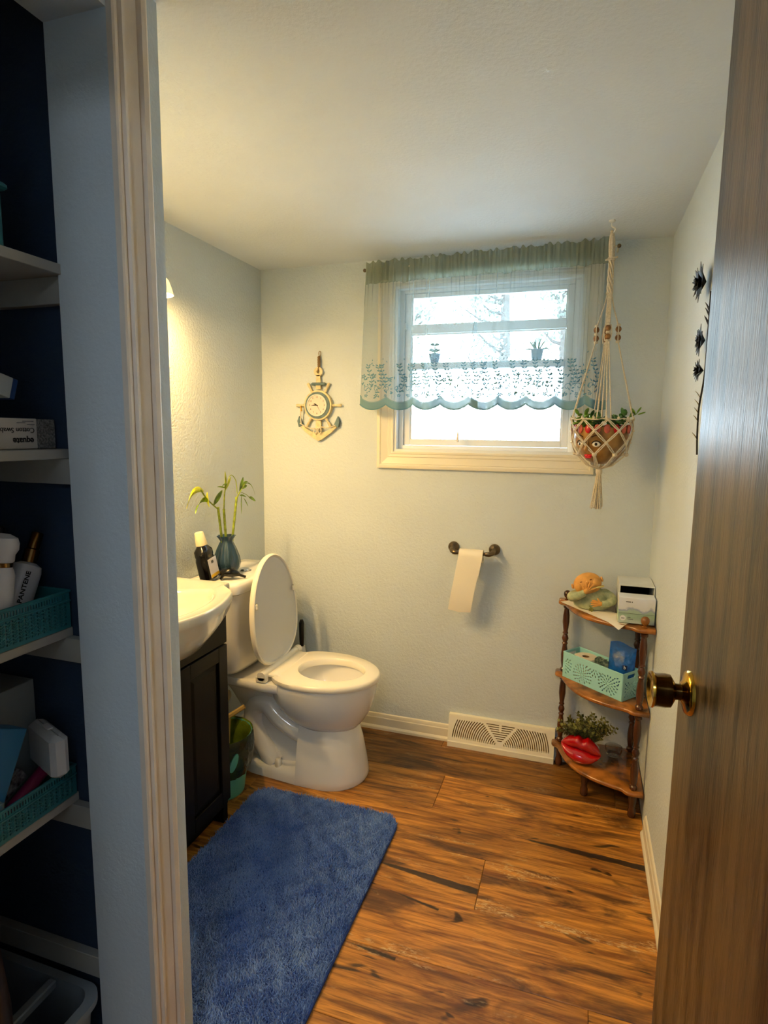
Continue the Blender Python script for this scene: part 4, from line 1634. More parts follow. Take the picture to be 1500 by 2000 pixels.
WM = frame((CKX - 0.002, 2.7603, CKZ), (1, 0, 0), (0, 0, 1))
brown = mat('numeral_brown', (60, 40, 32), 0.6)
for h in range(1, 13):
    a = PI / 2 - h * PI / 6
    text_obj(str(h), 0.0125, WM @ Matrix.Translation((0.040 * math.cos(a), 0.040 * math.sin(a), 0)), brown, 'numeral', dial, 0.0002)
for (ang, ln, w, nm) in ((150, 0.020, 0.0022, 'hour_hand'), (179, 0.032, 0.0017, 'minute_hand'), (-58, 0.036, 0.0005, 'second_hand')):
    q = MB(frame((CKX - 0.002, 2.7592, CKZ), (math.cos(math.radians(ang)), 0, math.sin(math.radians(ang))), (-math.sin(math.radians(ang)), 0, math.cos(math.radians(ang)))))
    q.prism([(-0.006, -w), (ln * 0.6, -w * 1.5), (ln, 0), (ln * 0.6, w * 1.5), (-0.006, w)], 0, 0.0006, 'xy')
    q.build(nm, M_ink, dial, False)
q = MB()
q.tube(catmull([(CKX, 2.770, CKZ + 0.158), (CKX + 0.002, 2.768, CKZ + 0.175), (CKX + 0.002, 2.774, CKZ + 0.19)], 4), 0.003, 8)
rp = []
for k in range(60):
    a = k * 1.4
    rp.append((CKX + 0.003 + 0.0058 * math.cos(a), 2.776 + 0.0058 * math.sin(a), CKZ + 0.188 + 0.052 * k / 59))
q.tube(rp, 0.0026, 6)
q.tube([(CKX + 0.003, 2.776, CKZ + 0.186), (CKX + 0.003, 2.776, CKZ + 0.242)], 0.005, 8)
lp = [(CKX + 0.006 + 0.006 * math.sin(2 * PI * k / 14), 2.780, CKZ + 0.254 - 0.012 * math.cos(2 * PI * k / 14)) for k in range(14)]
q.tube(lp, 0.0016, 6, closed=True)
q.build('hanging_rope', M_jute, ck)
q = MB()
q.tube(catmull([(CKX - 0.098, 2.766, CKZ - 0.090), (CKX - 0.05, 2.762, CKZ - 0.112), (CKX - 0.008, 2.762, CKZ - 0.116), (CKX + 0.02, 2.762, CKZ - 0.108), (CKX + 0.06, 2.763, CKZ - 0.110), (CKX + 0.096, 2.766, CKZ - 0.098)], 6), 0.0028, 7)
q.tube(catmull([(CKX - 0.090, 2.764, CKZ + 0.0), (CKX - 0.094, 2.764, CKZ - 0.05), (CKX - 0.092, 2.766, CKZ - 0.092)], 6), 0.0028, 7)
for s in (-1, 1):
    lp = [(CKX + s * (0.012 + 0.009 * math.cos(t)), 2.761, CKZ - 0.126 + 0.013 * math.sin(t)) for t in [2 * PI * k / 16 for k in range(16)]]
    q.tube(lp, 0.0028, 7, closed=True)
q.build('draped_rope', M_rope, ck)
q = MB()
q.tube([(CKX - 0.092, 2.762, CKZ - 0.004), (CKX - 0.088, 2.762, CKZ - 0.03)], 0.0045, 7)
q.build('cleat_knot', mat('gold_paint', (206, 160, 60), 0.4), ck)

# ------------------------------------------------------------------ curtain rod and sheer curtains
RZ0, RZ1 = 2.284, 2.303


def rod_z(x):
    return RZ0 + (RZ1 - RZ0) * (x + 0.98) / 1.08


rd = thing('curtain_rod', (-0.45, 2.70, 2.29), 'thin cream tension curtain rod above the window', 'curtain rod')
q = MB()
q.tube([(-0.985, 2.702, rod_z(-0.985)), (0.10, 2.702, rod_z(0.10))], 0.0042, 10)
for x in (-0.99, 0.105):
    q.tube(catmull([(x, 2.792, rod_z(x) + .002), (x, 2.735, rod_z(x)), (x, 2.702, rod_z(x))], 4), 0.004, 8)
q.build('rod', mat('rod_cream', (214, 204, 178), 0.4), rd)
for s, x in ((-1, -0.992), (1, 0.107)):
    MB().ball((x, 2.702, rod_z(x)), 0.0085, 12, 8).build('finial', M_nickel, rd)


def fold(x, z, ph):
    t = (2.285 - z) / 0.62
    fine = 0.0038 * (1 - min(1, t * 3.2)) * math.sin(x * 330 + ph) + 0.002 * (1 - min(1, t * 3)) * math.sin(x * 523)
    dense = 1.0
    mid = 0.0085 * math.sin(x * 62 + 1.8 * math.sin(x * 17) + ph) * min(1, 0.35 + t)
    big = 0.011 * math.sin(x * 23 + 2 * ph + 1.0 * math.sin(x * 9)) * min(1, t + 0.1)
    return 2.690 + fine * (1.0 if z < 2.27 else 0.6) + mid + big


def hem_z(x, x0):
    u = ((x - x0) / 0.118) % 1.0
    return 1.672 - 0.026 * math.sin(PI * u) ** 0.8


def curtain_panel(x0, x1, ph, label, flare):
    root = thing('sheer_curtain', ((x0 + x1) / 2, 2.70, rod_z((x0 + x1) / 2)), label, 'curtain', None)
    nx = int((x1 - x0) / 0.0032)

    def pos(x, z, dy=0.0):
        t = (2.285 - z) / 0.62
        xx = x + flare * max(0, t) * (0.5 - (x - x0) / (x1 - x0)) * -1
        return (xx, fold(x, z, ph) + dy, z + (rod_z(x) - 2.285) * max(0, 1 - t))

    def sheet(name, za, zb, nz, material, dy=0.0, ruff=0.0):
        V, F = [], []
        for j in range(nz + 1):
            for i in range(nx + 1):
                x = x0 + (x1 - x0) * i / nx
                a = za(x) if callable(za) else za
                b = zb(x) if callable(zb) else zb
                z = a + (b - a) * j / nz
                p = pos(x, z, dy)
                if ruff:
                    p = (p[0], p[1] + ruff * (1 - j / nz) * math.sin(x * 210 + 2 * math.sin(x * 70)), p[2])
                V.append(p)
        for j in range(nz):
            for i in range(nx):
                a = j * (nx + 1) + i
                F.append((a, a + 1, a + nx + 2, a + nx + 1))
        mb_ = MB()
        mb_.v, mb_.f = V, F
        return mb_.build(name, material, root, True, 80, False)
    sheet('voile', 2.222, 1.86, 26, M_sheer)
    sheet('lace_band', 1.86, lambda x: hem_z(x, x0), 14, M_sheer)
    sheet('header', lambda x: 2.316 + 0.006 * math.sin(x * 130 + 2 * math.sin(x * 47)), lambda x: 2.222 + 0.006 * math.sin(x * 41) + 0.004 * math.sin(x * 97), 8, M_sheer2, -0.001, 0.006)
    sheet('rod_pocket', 2.304, 2.226, 6, M_sheer2, 0.022, 0.004)
    # net border along the hem
    sheet('net_border', lambda x: hem_z(x, x0) + 0.034, lambda x: hem_z(x, x0) + 0.001, 3, M_lacenet, -0.0012)
    # lace motifs: leaves, scrolls and flowers
    mo = MB()

    def to3(x, z):
        p = pos(x, z)
        return (p[0], p[1] - 0.0016, p[2])

    def leaf2(cx, cz, a, l, w):
        pts = []
        for k in range(8):
            t = 2 * PI * k / 8
            u, v = l * math.cos(t), w * math.sin(t) * (1 if abs(math.cos(t)) < .9 else .2)
            pts.append(to3(cx + u * math.cos(a) - v * math.sin(a), cz + u * math.sin(a) + v * math.cos(a)))
        mo.add(pts, [tuple(range(8))])

    def stroke(pts, w):
        n = len(pts)
        vs = []
        for i in range(n):
            a = pts[max(0, i - 1)]
            b = pts[min(n - 1, i + 1)]
            dx, dz = b[0] - a[0], b[1] - a[1]
            l = math.hypot(dx, dz) or 1
            nx_, nz_ = -dz / l * w, dx / l * w
            vs.append(to3(pts[i][0] + nx_, pts[i][1] + nz_))
            vs.append(to3(pts[i][0] - nx_, pts[i][1] - nz_))
        mo.add(vs, [(2 * i, 2 * i + 1, 2 * i + 3, 2 * i + 2) for i in range(n - 1)])

    def flower(cx, cz, r):
        for k in range(5):
            a = 2 * PI * k / 5 + cx * 9
            leaf2(cx + r * .6 * math.cos(a), cz + r * .6 * math.sin(a), a, r * .45, r * .28)
    R_ = random.Random(int(ph * 100) + 5)
    x = x0 + 0.03
    while x < x1 - 0.03:
        c = x + R_.uniform(-.004, .004)
        s = R_.choice((-1, 1))
        # scroll
        pts = [(c + s * (0.016 - t * 0.0022) * math.cos(t * 1.0), 1.742 + (0.016 - t * 0.0022) * math.sin(t * 1.0)) for t in np.linspace(0, 6.5, 22)]
        stroke(pts, 0.0011)
        # stem going up with leaves
        st2 = [(c + s * 0.016 + 0.010 * math.sin(t * 5), 1.742 + t * 0.105) for t in np.linspace(0, 1, 12)]
        stroke(st2, 0.0009)
        for t in (0.15, 0.3, 0.45, 0.6, 0.75, 0.9, 1.0):
            px, pz = c + s * 0.016 + 0.010 * math.sin(t * 5), 1.742 + t * 0.105
            for q_ in (-1, 1):
                a = PI / 2 + q_ * R_.uniform(0.7, 1.2)
                leaf2(px + 0.008 * math.cos(a), pz + 0.008 * math.sin(a), a, R_.uniform(.005, .008), .0030)
        if R_.random() < .8:
            flower(c - s * 0.014, 1.79 + R_.uniform(-.01, .02), R_.uniform(.008, .012))
        flower(c + R_.uniform(-.01, .01), 1.712, R_.uniform(.007, .010))
        for k in range(12):
            leaf2(c + R_.uniform(-.028, .028), R_.uniform(1.700, 1.80), R_.uniform(0, PI), R_.uniform(.004, .008), R_.uniform(.002, .0035))
        for k in range(2):
            leaf2(c + R_.uniform(-.028, .028), R_.uniform(1.82, 1.88), R_.uniform(0, PI), R_.uniform(.003, .006), .002)
        x += 0.046
    # hem cord following the scallops
    hp = [(x0 + (x1 - x0) * i / 160, hem_z(x0 + (x1 - x0) * i / 160, x0) + 0.002) for i in range(161)]
    stroke(hp, 0.0032)
    hp = [(x0 + (x1 - x0) * i / 160, hem_z(x0 + (x1 - x0) * i / 160, x0) + 0.036) for i in range(161)]
    stroke(hp, 0.0010)
    o = mo.build('lace_motifs', M_lace, root, False, 30, False)
    o['kind'] = 'stuff'
    return root


curtain_panel(-0.982, -0.4715, 0.4, 'left sheer grey green curtain panel with a scalloped lace hem', 0.05)
curtain_panel(-0.4705, 0.088, 2.3, 'right sheer grey green curtain panel reaching behind the hanging planter', 0.02)

# blind pull cord with tassel
pc = thing('pull_cord', (-0.555, 2.80, 1.60), 'thin pull cord with a pale tassel hanging in front of the lower pane', 'cord')
q = MB()
q.tube([(-0.470, 2.7975, 2.20), (-0.552, 2.7975, 1.60), (-0.554, 2.7975, 1.545)], 0.0011, 6)
for k in range(16):
    q.ball((-0.5535, 2.7975, 1.545 + k * 0.007), 0.0021, 6, 4)
q.build('cord', mat('cord_blue', (88, 108, 128), 0.6), pc)
q = MB()
q.lathe([(0.002, 1.548), (0.005, 1.540), (0.0045, 1.528), (0.006, 1.516), (0.007, 1.502), (0.001, 1.500)], c=(-0.554, 2.7975, 0), n=12)
q.build('tassel', M_casing, pc)

# pots on the window shelf
M_pot = mat('pale_blue_pot', (96, 116, 134), 0.5)
p1 = thing('aloe_pot', (-0.208, 2.83, 1.87), 'spiky aloe in a grey blue pot on the right of the window shelf', 'plant')
q = MB()
q.lathe([(0.018, 1.8705), (0.021, 1.874), (0.027, 1.910), (0.0275, 1.920), (0.026, 1.922), (0.024, 1.915), (0.001, 1.912)], c=(-0.208, 2.83, 0), n=24)
q.build('pot', M_pot, p1)
M_aloe = mat('aloe_green', (96, 128, 78), 0.5, var=0.2, vscale=60)
for k in range(13):
    a = 2 * PI * k / 13 * 1.0 + 0.3
    q = MB()
    el = 0.4 + 0.9 * (k % 3) / 2
    leaf_mesh(q, (-0.208 + .006 * math.cos(a), 2.83 + .006 * math.sin(a), 1.912), (math.cos(a) * math.cos(el), 0.6 * math.sin(a) * math.cos(el), math.sin(el) + .25), 0.058, 0.0038, 1.2 if k % 3 == 0 else .3, roll=PI / 2)
    q.build('leaf', M_aloe, p1)
p2 = thing('succulent_pot', (-0.682, 2.83, 1.87), 'small leafy succulent in a blue pot on the left of the window shelf', 'plant')
q = MB()
q.lathe([(0.016, 1.8705), (0.019, 1.874), (0.026, 1.906), (0.030, 1.914), (0.026, 1.915), (0.001, 1.908)], c=(-0.682, 2.83, 0), n=24)
q.build('pot', M_pot, p2)
q = MB()
q.tube([(-0.682, 2.83, 1.905), (-0.680, 2.83, 1.955)], 0.003, 8)
q.build('stem', M_aloe, p2)
for k in range(12):
    a = 2 * PI * k / 6 + (0.4 if k > 5 else 0)
    zz = 1.925 + 0.028 * (k // 6)
    q = MB()
    leaf_mesh(q, (-0.682, 2.83, zz), (math.cos(a), 0.7 * math.sin(a), .45), 0.030 - 0.006 * (k // 6), 0.0065, .5, roll=PI / 2, n=5)
    q.build('leaf', M_aloe, p2)
# ------------------------------------------------------------------ hanging planter in a cord holder
HX, HY = 0.076, 2.529
mh = thing('macrame_hanger', (HX, HY, 2.35), 'cream knotted cord plant hanger with wooden beads hanging from the ceiling', 'plant hanger')
q = MB()
q.lathe([(0.012, 2.3495), (0.012, 2.345), (0.004, 2.340)], c=(HX - 0.006, HY, 0), n=14)
q.tube(catmull([(HX - 0.006, HY, 2.345), (HX - 0.006, HY, 2.328), (HX + 0.006, HY, 2.318), (HX + 0.002, HY, 2.306), (HX - 0.010, HY, 2.311)], 5), 0.0028, 8)
q.build('ceiling_hook', M_white, mh)
q = MB()
for k, (dx, dy) in enumerate(((-0.006, 0.0), (0.006, 0.003), (0.0, -0.005))):
    q.tube(catmull([(HX - 0.002 + dx * .3, HY + dy * .3, 2.300 if k else 2.312), (HX - 0.002 + dx * 1.2, HY + dy, 2.27), (HX + dx, HY + dy, 2.21)], 6), 0.0052, 8)
for z in (2.206, 2.212):
    lp = [(HX + 0.011 * math.cos(2 * PI * k / 14), HY + 0.011 * math.sin(2 * PI * k / 14), z) for k in range(14)]
    q.tube(lp, 0.0035, 7, closed=True)
q.tube([(HX - 0.010, HY - 0.008, 2.208), (HX - 0.022, HY - 0.010, 2.203)], 0.0035, 7)
q.tube([(HX + 0.010, HY - 0.006, 2.211), (HX + 0.022, HY - 0.006, 2.214)], 0.0035, 7)
for k in range(5):   # twisted bundle
    pts = []
    for i in range(26):
        t = i / 25
        a = 2 * PI * k / 5 + t * 5.5
        r = 0.0068 + 0.003 * t
        pts.append((HX + r * math.cos(a), HY + r * math.sin(a), 2.21 - 0.13 * t))
    q.tube(pts, 0.0040, 7)
q.build('top_loop', M_rope, mh)
dirs = [(-1.0, 0.05), (0.02, -1.0), (1.0, -0.05), (-0.05, 1.0)]
rimz, rimr = 1.597, 0.116
for gi, (dx, dy) in enumerate(dirs):
    q = MB()
    bx, by = HX + dx * 0.040, HY + dy * 0.040
    nst = 4
    for k in range(nst):
        o = (k - 1.5) * 0.0042
        px, py = -dy * o, dx * o
        q.tube([(HX + dx * 0.006 + px * .6, HY + dy * 0.006 + py * .6, 2.085), (HX + dx * 0.018 + px, HY + dy * 0.018 + py, 2.03), (bx + px * .8, by + py * .8, 1.955)], 0.0026, 6)
    # rim end points spread along the rim
    half = 0.30
    ends = [-.75, -.25, .25, .75]
    a0 = math.atan2(dy, dx)
    for k in range(nst):
        a = a0 + ends[k] * half
        o = (k - 1.5) * 0.0042
        q.tube([(bx - dy * o * .8, by + dx * o * .8, 1.905), (HX + rimr * math.cos(a), HY + rimr * math.sin(a), rimz + 0.004)], 0.0024, 6)
        q.tube([(bx - dy * o * 1.6, by + dx * o * 1.6, 1.960), (bx - dy * o * 2.3, by + dx * o * 2.3, 1.93), (bx - dy * o * 1.6, by + dx * o * 1.6, 1.90)], 0.0024, 6)
    for z in (1.962, 1.931, 1.900):
        q.ball((bx, by, z), 0.0085, 10, 6, (1, 1, .7))
    q.build('cord_group', M_rope, mh)
    for z in (1.947, 1.915):
        q = MB()
        q.ball((bx, by, z), 0.0112, 16, 10, (1, 1, 1.05))
        q.build('bead', M_bead, mh)
# net
lv_ = [(1.600, 0.116, 0.0), (1.558, 0.1175, 0.5), (1.512, 0.110, 0.0), (1.466, 0.098, 0.5)]
NK = 8
def knot(l, k):
    z, r, off = lv_[l]
    a = 2 * PI * (k + off) / NK + 0.15
    return Vector((HX + r * math.cos(a), HY + r * math.sin(a), z))
net = MB()
for l in range(3):
    for k in range(NK):
        A = knot(l, k)
        off0 = lv_[l][2]
        nxt = [k, k - 1] if off0 == 0 else [k, k + 1]
        for j in nxt:
            B_ = knot(l + 1, j % NK)
            mid = (A + B_) / 2
            c = Vector((HX, HY, mid.z))
            dr = (mid - c).normalized()
            rr_ = (lv_[l][1] + lv_[l + 1][1]) / 2
            mid = c + dr * rr_ * 0.995
            s = (B_ - A).cross(dr).normalized() * 0.0032
            for sg in (-1, 1):
                net.tube([tuple(A + s * sg * .6), tuple(mid + s * sg), tuple(B_ + s * sg * .6)], 0.0021, 6)
lp = [(HX + 0.117 * math.cos(2 * PI * k / 60), HY + 0.117 * math.sin(2 * PI * k / 60), 1.602 + 0.002 * math.sin(k)) for k in range(60)]
net.tube(lp, 0.0024, 6, closed=True)
for k in range(NK):
    A = knot(3, k)
    G = Vector((HX, HY, 1.402))
    for j in range(3):
        s = Vector((-(A - G).y, (A - G).x, 0)).normalized() * (j - 1) * 0.006
        c_ = A.lerp(G, 0.5) + Vector((0, 0, -0.013))
        net.tube([tuple(A + s * .5), tuple(c_ + s), tuple(G + (A - G).normalized() * 0.010 + s * .3)], 0.0023, 6)
net.build('net', M_rope, mh)['kind'] = 'stuff'
kn_ = MB()
for l in range(4):
    for k in range(NK):
        A = knot(l, k)
        s = 0.0062 if l < 3 else 0.0095
        kn_.ball(tuple(A), s, 8, 6, (1, 1, .85))
for k in range(NK * 2):
    a = 2 * PI * k / (NK * 2) + .1
    kn_.ball((HX + 0.117 * math.cos(a), HY + 0.117 * math.sin(a), 1.606), 0.0052, 8, 6, (1, 1, 1.2))
kn_.build('net_knots', M_rope, mh)['kind'] = 'stuff'
ts = MB()
ts.lathe([(0.009, 1.410), (0.0125, 1.404), (0.0125, 1.392), (0.0105, 1.385)], c=(HX, HY, 0), n=14)
for k in range(34):
    a = k * 2.4
    r = 0.010 * math.sqrt(k / 34)
    e = random.uniform(2.2, 3.0)
    zz = 1.248 + random.uniform(-.004, .008)
    ts.tube(catmull([(HX + r * .8 * math.cos(a), HY + r * .8 * math.sin(a), 1.392), (HX + r * 1.5 * math.cos(a), HY + r * 1.5 * math.sin(a), 1.34),
                     (HX - .003 + r * e * math.cos(a), HY + r * e * math.sin(a), zz)], 4), 0.0019, 5)
ts.build('tassel', M_rope, mh)['kind'] = 'stuff'

fp = thing('face_planter', (HX, HY, 1.41), 'gold brown face shaped planter with a coral petal rim in the cord hanger', 'planter')
q = MB()
q.lathe([(0.001, 1.426), (0.022, 1.428), (0.050, 1.441), (0.075, 1.466), (0.093, 1.500), (0.101, 1.535), (0.100, 1.562), (0.103, 1.570), (0.098, 1.572), (0.092, 1.560), (0.001, 1.556)], c=(HX, HY, 0), n=48)
q.build('bowl', M_gold, fp)
q = MB()
q.lathe([(0.001, 1.5565), (0.091, 1.5605), (0.001, 1.564)], c=(HX, HY, 0), n=30)
q.build('soil', mat('potting_soil', (40, 28, 20), 0.95, bump=0.8, bscale=200), fp)
for k in range(18):
    a = 2 * PI * k / 18
    q = MB(Matrix.Translation((HX + 0.103 * math.cos(a), HY + 0.103 * math.sin(a), 1.565)) @ Matrix.Rotation(a, 4, 'Z'))
    q.ball((0, 0, 0), 0.014, 12, 8, (0.35, 0.9, 1.25))
    q.build('rim_petal', M_coral if k % 3 else M_redlip, fp)


def facept(az, z, r):
    return (HX + r * math.cos(az), HY + r * math.sin(az), z)


az0 = math.radians(-122)      # the face looks to the front left
for s in (-1, 1):
    az = az0 + s * 0.36
    Mf = Matrix.Translation(facept(az, 1.506, 0.094)) @ Matrix.Rotation(az, 4, 'Z')
    q = MB(Mf)
    q.ball((0, 0, 0), 0.0125, 16, 10, (0.5, 1.25, 0.85))
    ey_ = q.build('eye', mat('eye_white', (228, 222, 210), 0.2), fp)
    q = MB(Mf)
    q.ball((0.0045, 0, 0), 0.0062, 12, 8, (0.5, 1, 1))
    q.build('pupil', M_ink, ey_)
    q = MB(Mf)
    q.tube(catmull([(0.004, -0.017, 0.003), (0.008, -0.008, 0.011), (0.009, 0, 0.013), (0.008, 0.009, 0.011), (0.004, 0.018, 0.002)], 4), 0.0018, 6)
    q.build('eyelid', M_ink, fp)
    q = MB(Matrix.Translation(facept(az, 1.535, 0.101)) @ Matrix.Rotation(az, 4, 'Z'))
    q.tube(catmull([(-0.002, -0.018, -0.002), (0.001, 0, 0.005), (-0.002, 0.018, -0.002)], 5), 0.0022, 6)
    q.build('eyebrow', mat('brow_brown', (70, 40, 20), 0.6), fp)
q = MB()
q.tube(catmull([facept(az0, 1.520, 0.094), facept(az0, 1.495, 0.102), facept(az0, 1.485, 0.104), facept(az0, 1.478, 0.092)], 5), [0.005, .0055, .006, .0065, .007, .0075, .008, .0085, .009, .009, .009, .009, .008, .007, .006, .005], 12)
q.build('nose', M_gold, fp)
q = MB(Matrix.Translation(facept(az0, 1.458, 0.082)) @ Matrix.Rotation(az0, 4, 'Z'))
q.ball((0.002, -0.008, 0.004), 0.009, 12, 8, (0.6, 1.3, 0.55))
q.ball((0.002, 0.008, 0.004), 0.009, 12, 8, (0.6, 1.3, 0.55))
q.ball((0.003, 0, -0.003), 0.011, 12, 8, (0.6, 1.3, 0.5))
q.build('lips', M_redlip, fp)

jd = thing('jade_plant', (HX, HY, 1.565), 'green jade succulent leaves spilling over the hanging planter rim', 'plant')
for b_ in range(15):
    a = 2 * PI * b_ / 15 + random.uniform(-.2, .2)
    ln = random.uniform(.05, .085)
    el = random.uniform(.25, 1.0)
    P0 = Vector((HX + 0.035 * math.cos(a), HY + 0.035 * math.sin(a), 1.565))
    d = Vector((math.cos(a) * math.cos(el), math.sin(a) * math.cos(el), math.sin(el)))
    q = MB()
    q.tube([tuple(P0), tuple(P0 + d * ln)], 0.0022, 6)
    for k in range(7):
        t = 0.35 + 0.65 * k / 6
        p = P0 + d * ln * t
        la_ = k * 2.4 + b_
        side = d.orthogonal().normalized()
        side = Matrix.Rotation(la_, 3, d) @ side
        ld = (side + d * (0.35 + .5 * (k == 6))).normalized()
        Ml = Matrix.Translation(p + ld * 0.012) @ ld.to_track_quat('X', 'Z').to_matrix().to_4x4()
        q.ball((0, 0, 0), 0.0155, 8, 6, (1.0, 0.62, 0.24), xf=Ml)
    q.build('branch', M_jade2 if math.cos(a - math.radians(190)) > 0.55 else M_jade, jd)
# longer sprig reaching out on the right
q = MB()
q.tube(catmull([(HX + .04, HY - .02, 1.57), (HX + .09, HY - .02, 1.605), (HX + .125, HY - .02, 1.625)], 4), 0.002, 6)
for k, (x, z, tx, tz) in enumerate(((.125, 1.628, .5, .8), (.118, 1.622, -.5, .9), (.10, 1.612, .4, 1), (.13, 1.622, 1, .35))):
    dd_ = Vector((tx, -.2, tz)).normalized()
    Ml = Matrix.Translation(Vector((HX + x, HY - .02, z)) + dd_ * .012) @ dd_.to_track_quat('X', 'Z').to_matrix().to_4x4()
    q.ball((0, 0, 0), 0.015, 10, 6, (1.0, 0.6, 0.2), xf=Ml)
q.build('branch', M_jade2, jd)

# ------------------------------------------------------------------ three tier corner shelf
cs = thing('corner_shelf', (0.15, 2.65, 0), 'three tier walnut corner shelf with turned posts in the back right corner', 'shelf')
PL, PR, PB, PF = (-0.020, 2.748), (0.276, 2.444), (0.286, 2.762), (0.092, 2.535)


def tier_outline(ins=0.0):
    c = 0.010
    pts = [(0.314, 2.786 - ins), (-0.052 + ins + c, 2.786 - ins), (-0.056 + ins, 2.776), (-0.056 + ins, 2.728 + ins * .5), (-0.050 + ins, 2.716 + ins)]
    a, b_ = Vector((-0.030, 2.704)), Vector((0.232, 2.440))
    n = 16
    nrm = Vector((-(b_ - a).y, (b_ - a).x)).normalized()
    if nrm.x > 0:
        nrm = -nrm
    for k in range(n + 1):
        t = k / n
        p = a.lerp(b_, t) + nrm * (0.062 * math.sin(PI * t) - ins)
        pts.append((p.x, p.y))
    pts += [(0.245, 2.424 + ins), (0.258, 2.418 + ins), (0.306, 2.418 + ins), (0.314, 2.424)]
    return pts


TZ = (0.098, 0.440, 0.780)
for z in TZ:
    q = MB()
    rr_ = []
    for zz, i in ((z, .005), (z + .004, .001), (z + .010, 0), (z + .014, .001), (z + .018, .006)):
        rr_.append([(x, y, zz) for x, y in tier_outline(i)])
    q.loft(rr_, True, True)
    q.build('shelf_board', M_wood, cs, True, 50)


def turned(z0, z1):
    h = z1 - z0
    P = [(0, .011), (.02, .016), (.05, .016), (.07, .011), (.09, .012), (.16, .0155), (.26, .0165), (.34, .0135), (.40, .0105), (.425, .014), (.445, .010), (.47, .0135), (.50, .0165), (.53, .0135),
         (.555, .010), (.575, .014), (.60, .0105), (.66, .0135), (.74, .0165), (.84, .0155), (.91, .012), (.93, .011), (.95, .016), (.98, .016), (1, .011)]
    return [(r * 0.92, z0 + h * t) for t, r in P]


for (x, y) in (PL, PR, PB):
    for z0, z1 in ((TZ[0] + .0182, TZ[1] - .0002), (TZ[1] + .0182, TZ[2] - .0002)):
        q = MB()
        q.lathe(turned(z0, z1), c=(x, y, 0), n=20)
        q.build('post', M_darkwood, cs)
    q = MB()
    zt = TZ[2] + .0182
    q.lathe([(0.011, zt), (0.011, zt + .003), (0.006, zt + .006), (0.006, zt + .009), (.011, zt + .013), (.0155, zt + .021), (.0165, zt + .029), (.0145, zt + .037), (.008, zt + .043), (.001, zt + .045)], c=(x, y, 0), n=20)
    q.build('finial', M_wood if y < 2.6 else M_darkwood, cs)
for (x, y) in (PL, PR, PB, PF):
    q = MB()
    q.lathe([(.013, 0.0005), (.016, .006), (.016, .03), (.012, .04), (.013, .055), (.017, .075), (.017, .0978)], c=(x, y, 0), n=20)
    q.build('foot', M_darkwood, cs)

T3 = TZ[2] + .0183
# napkin
nk = MB()
tpl = [(-0.048, 2.700), (0.180, 2.418), (0.250, 2.520), (0.030, 2.775)]
G = 12
V, F = [], []
for j in range(G + 1):
    for i in range(G + 1):
        u, v = i / G, j / G
        a = Vector(tpl[0]).lerp(Vector(tpl[1]), u)
        b_ = Vector(tpl[3]).lerp(Vector(tpl[2]), u)
        p = a.lerp(b_, v)
        over = max(0.0, u - 0.86) * max(0.0, 1 - v * 2.2)
        z = T3 + 0.0005 + 0.0025 * (1 + math.sin(u * 9) * math.sin(v * 7)) * 0.3 - over * 0.10
        V.append((p.x, p.y, z))
for j in range(G):
    for i in range(G):
        a = j * (G + 1) + i
        F.append((a, a + 1, a + G + 2, a + G + 1))
n0 = len(V)
V += [(x, y, z + 0.0008) for x, y, z in V]
F += [tuple(reversed([i + n0 for i in f])) for f in F[:G * G]]
nk.v, nk.f = V, F
tag(nk.build('paper_towel', M_paper, None), 'white paper towel sheet laid over the front of the top shelf', 'paper towel')
NZ = T3 + 0.0035

# figurine: round headed child in a sage robe with a hand over its face
fg = thing('child_figurine', (0.078, 2.665, NZ), 'painted figurine of a round headed child hiding its face with one hand', 'figurine')
FX, FY, FZ = 0.082, 2.655, NZ + 0.0005
q = MB()
q.lathe([(0.001, FZ), (0.060, FZ), (0.070, FZ + .006), (0.074, FZ + .022), (0.071, FZ + .040), (0.062, FZ + .058), (0.050, FZ + .074), (0.030, FZ + .086), (0.001, FZ + .090)], c=(FX, FY, 0), n=36, sx=1.05, sy=0.85)
q.ball((FX + 0.050, FY, FZ + .058), 0.030, 18, 12, (1, .9, .9))
q.ball((FX - 0.050, FY - .006, FZ + .050), 0.028, 18, 12, (1, .9, .85))
q.build('robe', M_sage, fg)
hc = Vector((FX - 0.022, FY - 0.012, FZ + 0.104))
Mh = Matrix.Translation(hc) @ Matrix.Rotation(math.radians(-20), 4, 'Y') @ Matrix.Rotation(math.radians(-14), 4, 'X')
q = MB(Mh)
q.ball((0, 0, 0), 0.053, 30, 20, (1.10, 0.98, 0.90))
q.ball((0.030, -0.030, -.004), 0.020, 14, 10, (1, .9, 1))      # cheeks
q.ball((-0.030, -0.030, -.004), 0.020, 14, 10, (1, .9, 1))
q.ball((0.004, -0.052, 0.004), 0.007, 10, 8, (1, 1, 1.1))      # nose
hd = q.build('head', M_skin, fg)
q = MB(Mh)
q.tube([(0.058 * math.cos(a) * 1.02, 0.050 * math.sin(a) * 1.02, -0.026) for a in [2 * PI * k / 40 for k in range(40)]], 0.0042, 8, closed=True)
q.build('collar', mat('collar_cream', (222, 200, 120), 0.5), fg)
q = MB(Mh)
for s in (-1, 1):
    q.ball((s * 0.020, -0.047, 0.012), 0.0042, 10, 6, (1.3, .5, .6))
q.ball((0.002, -0.049, -0.014), 0.005, 10, 6, (1.5, .5, .5))
q.build('face_features', mat('brown_feature', (120, 70, 24), 0.6), hd)['kind'] = 'stuff'
for s in (-1, 1):
    q = MB(Mh)
    q.ball((s * 0.062, 0.0, 0.004), 0.009, 12, 8, (.6, 1, 1.3))
    q.build('ear', M_skin, hd)


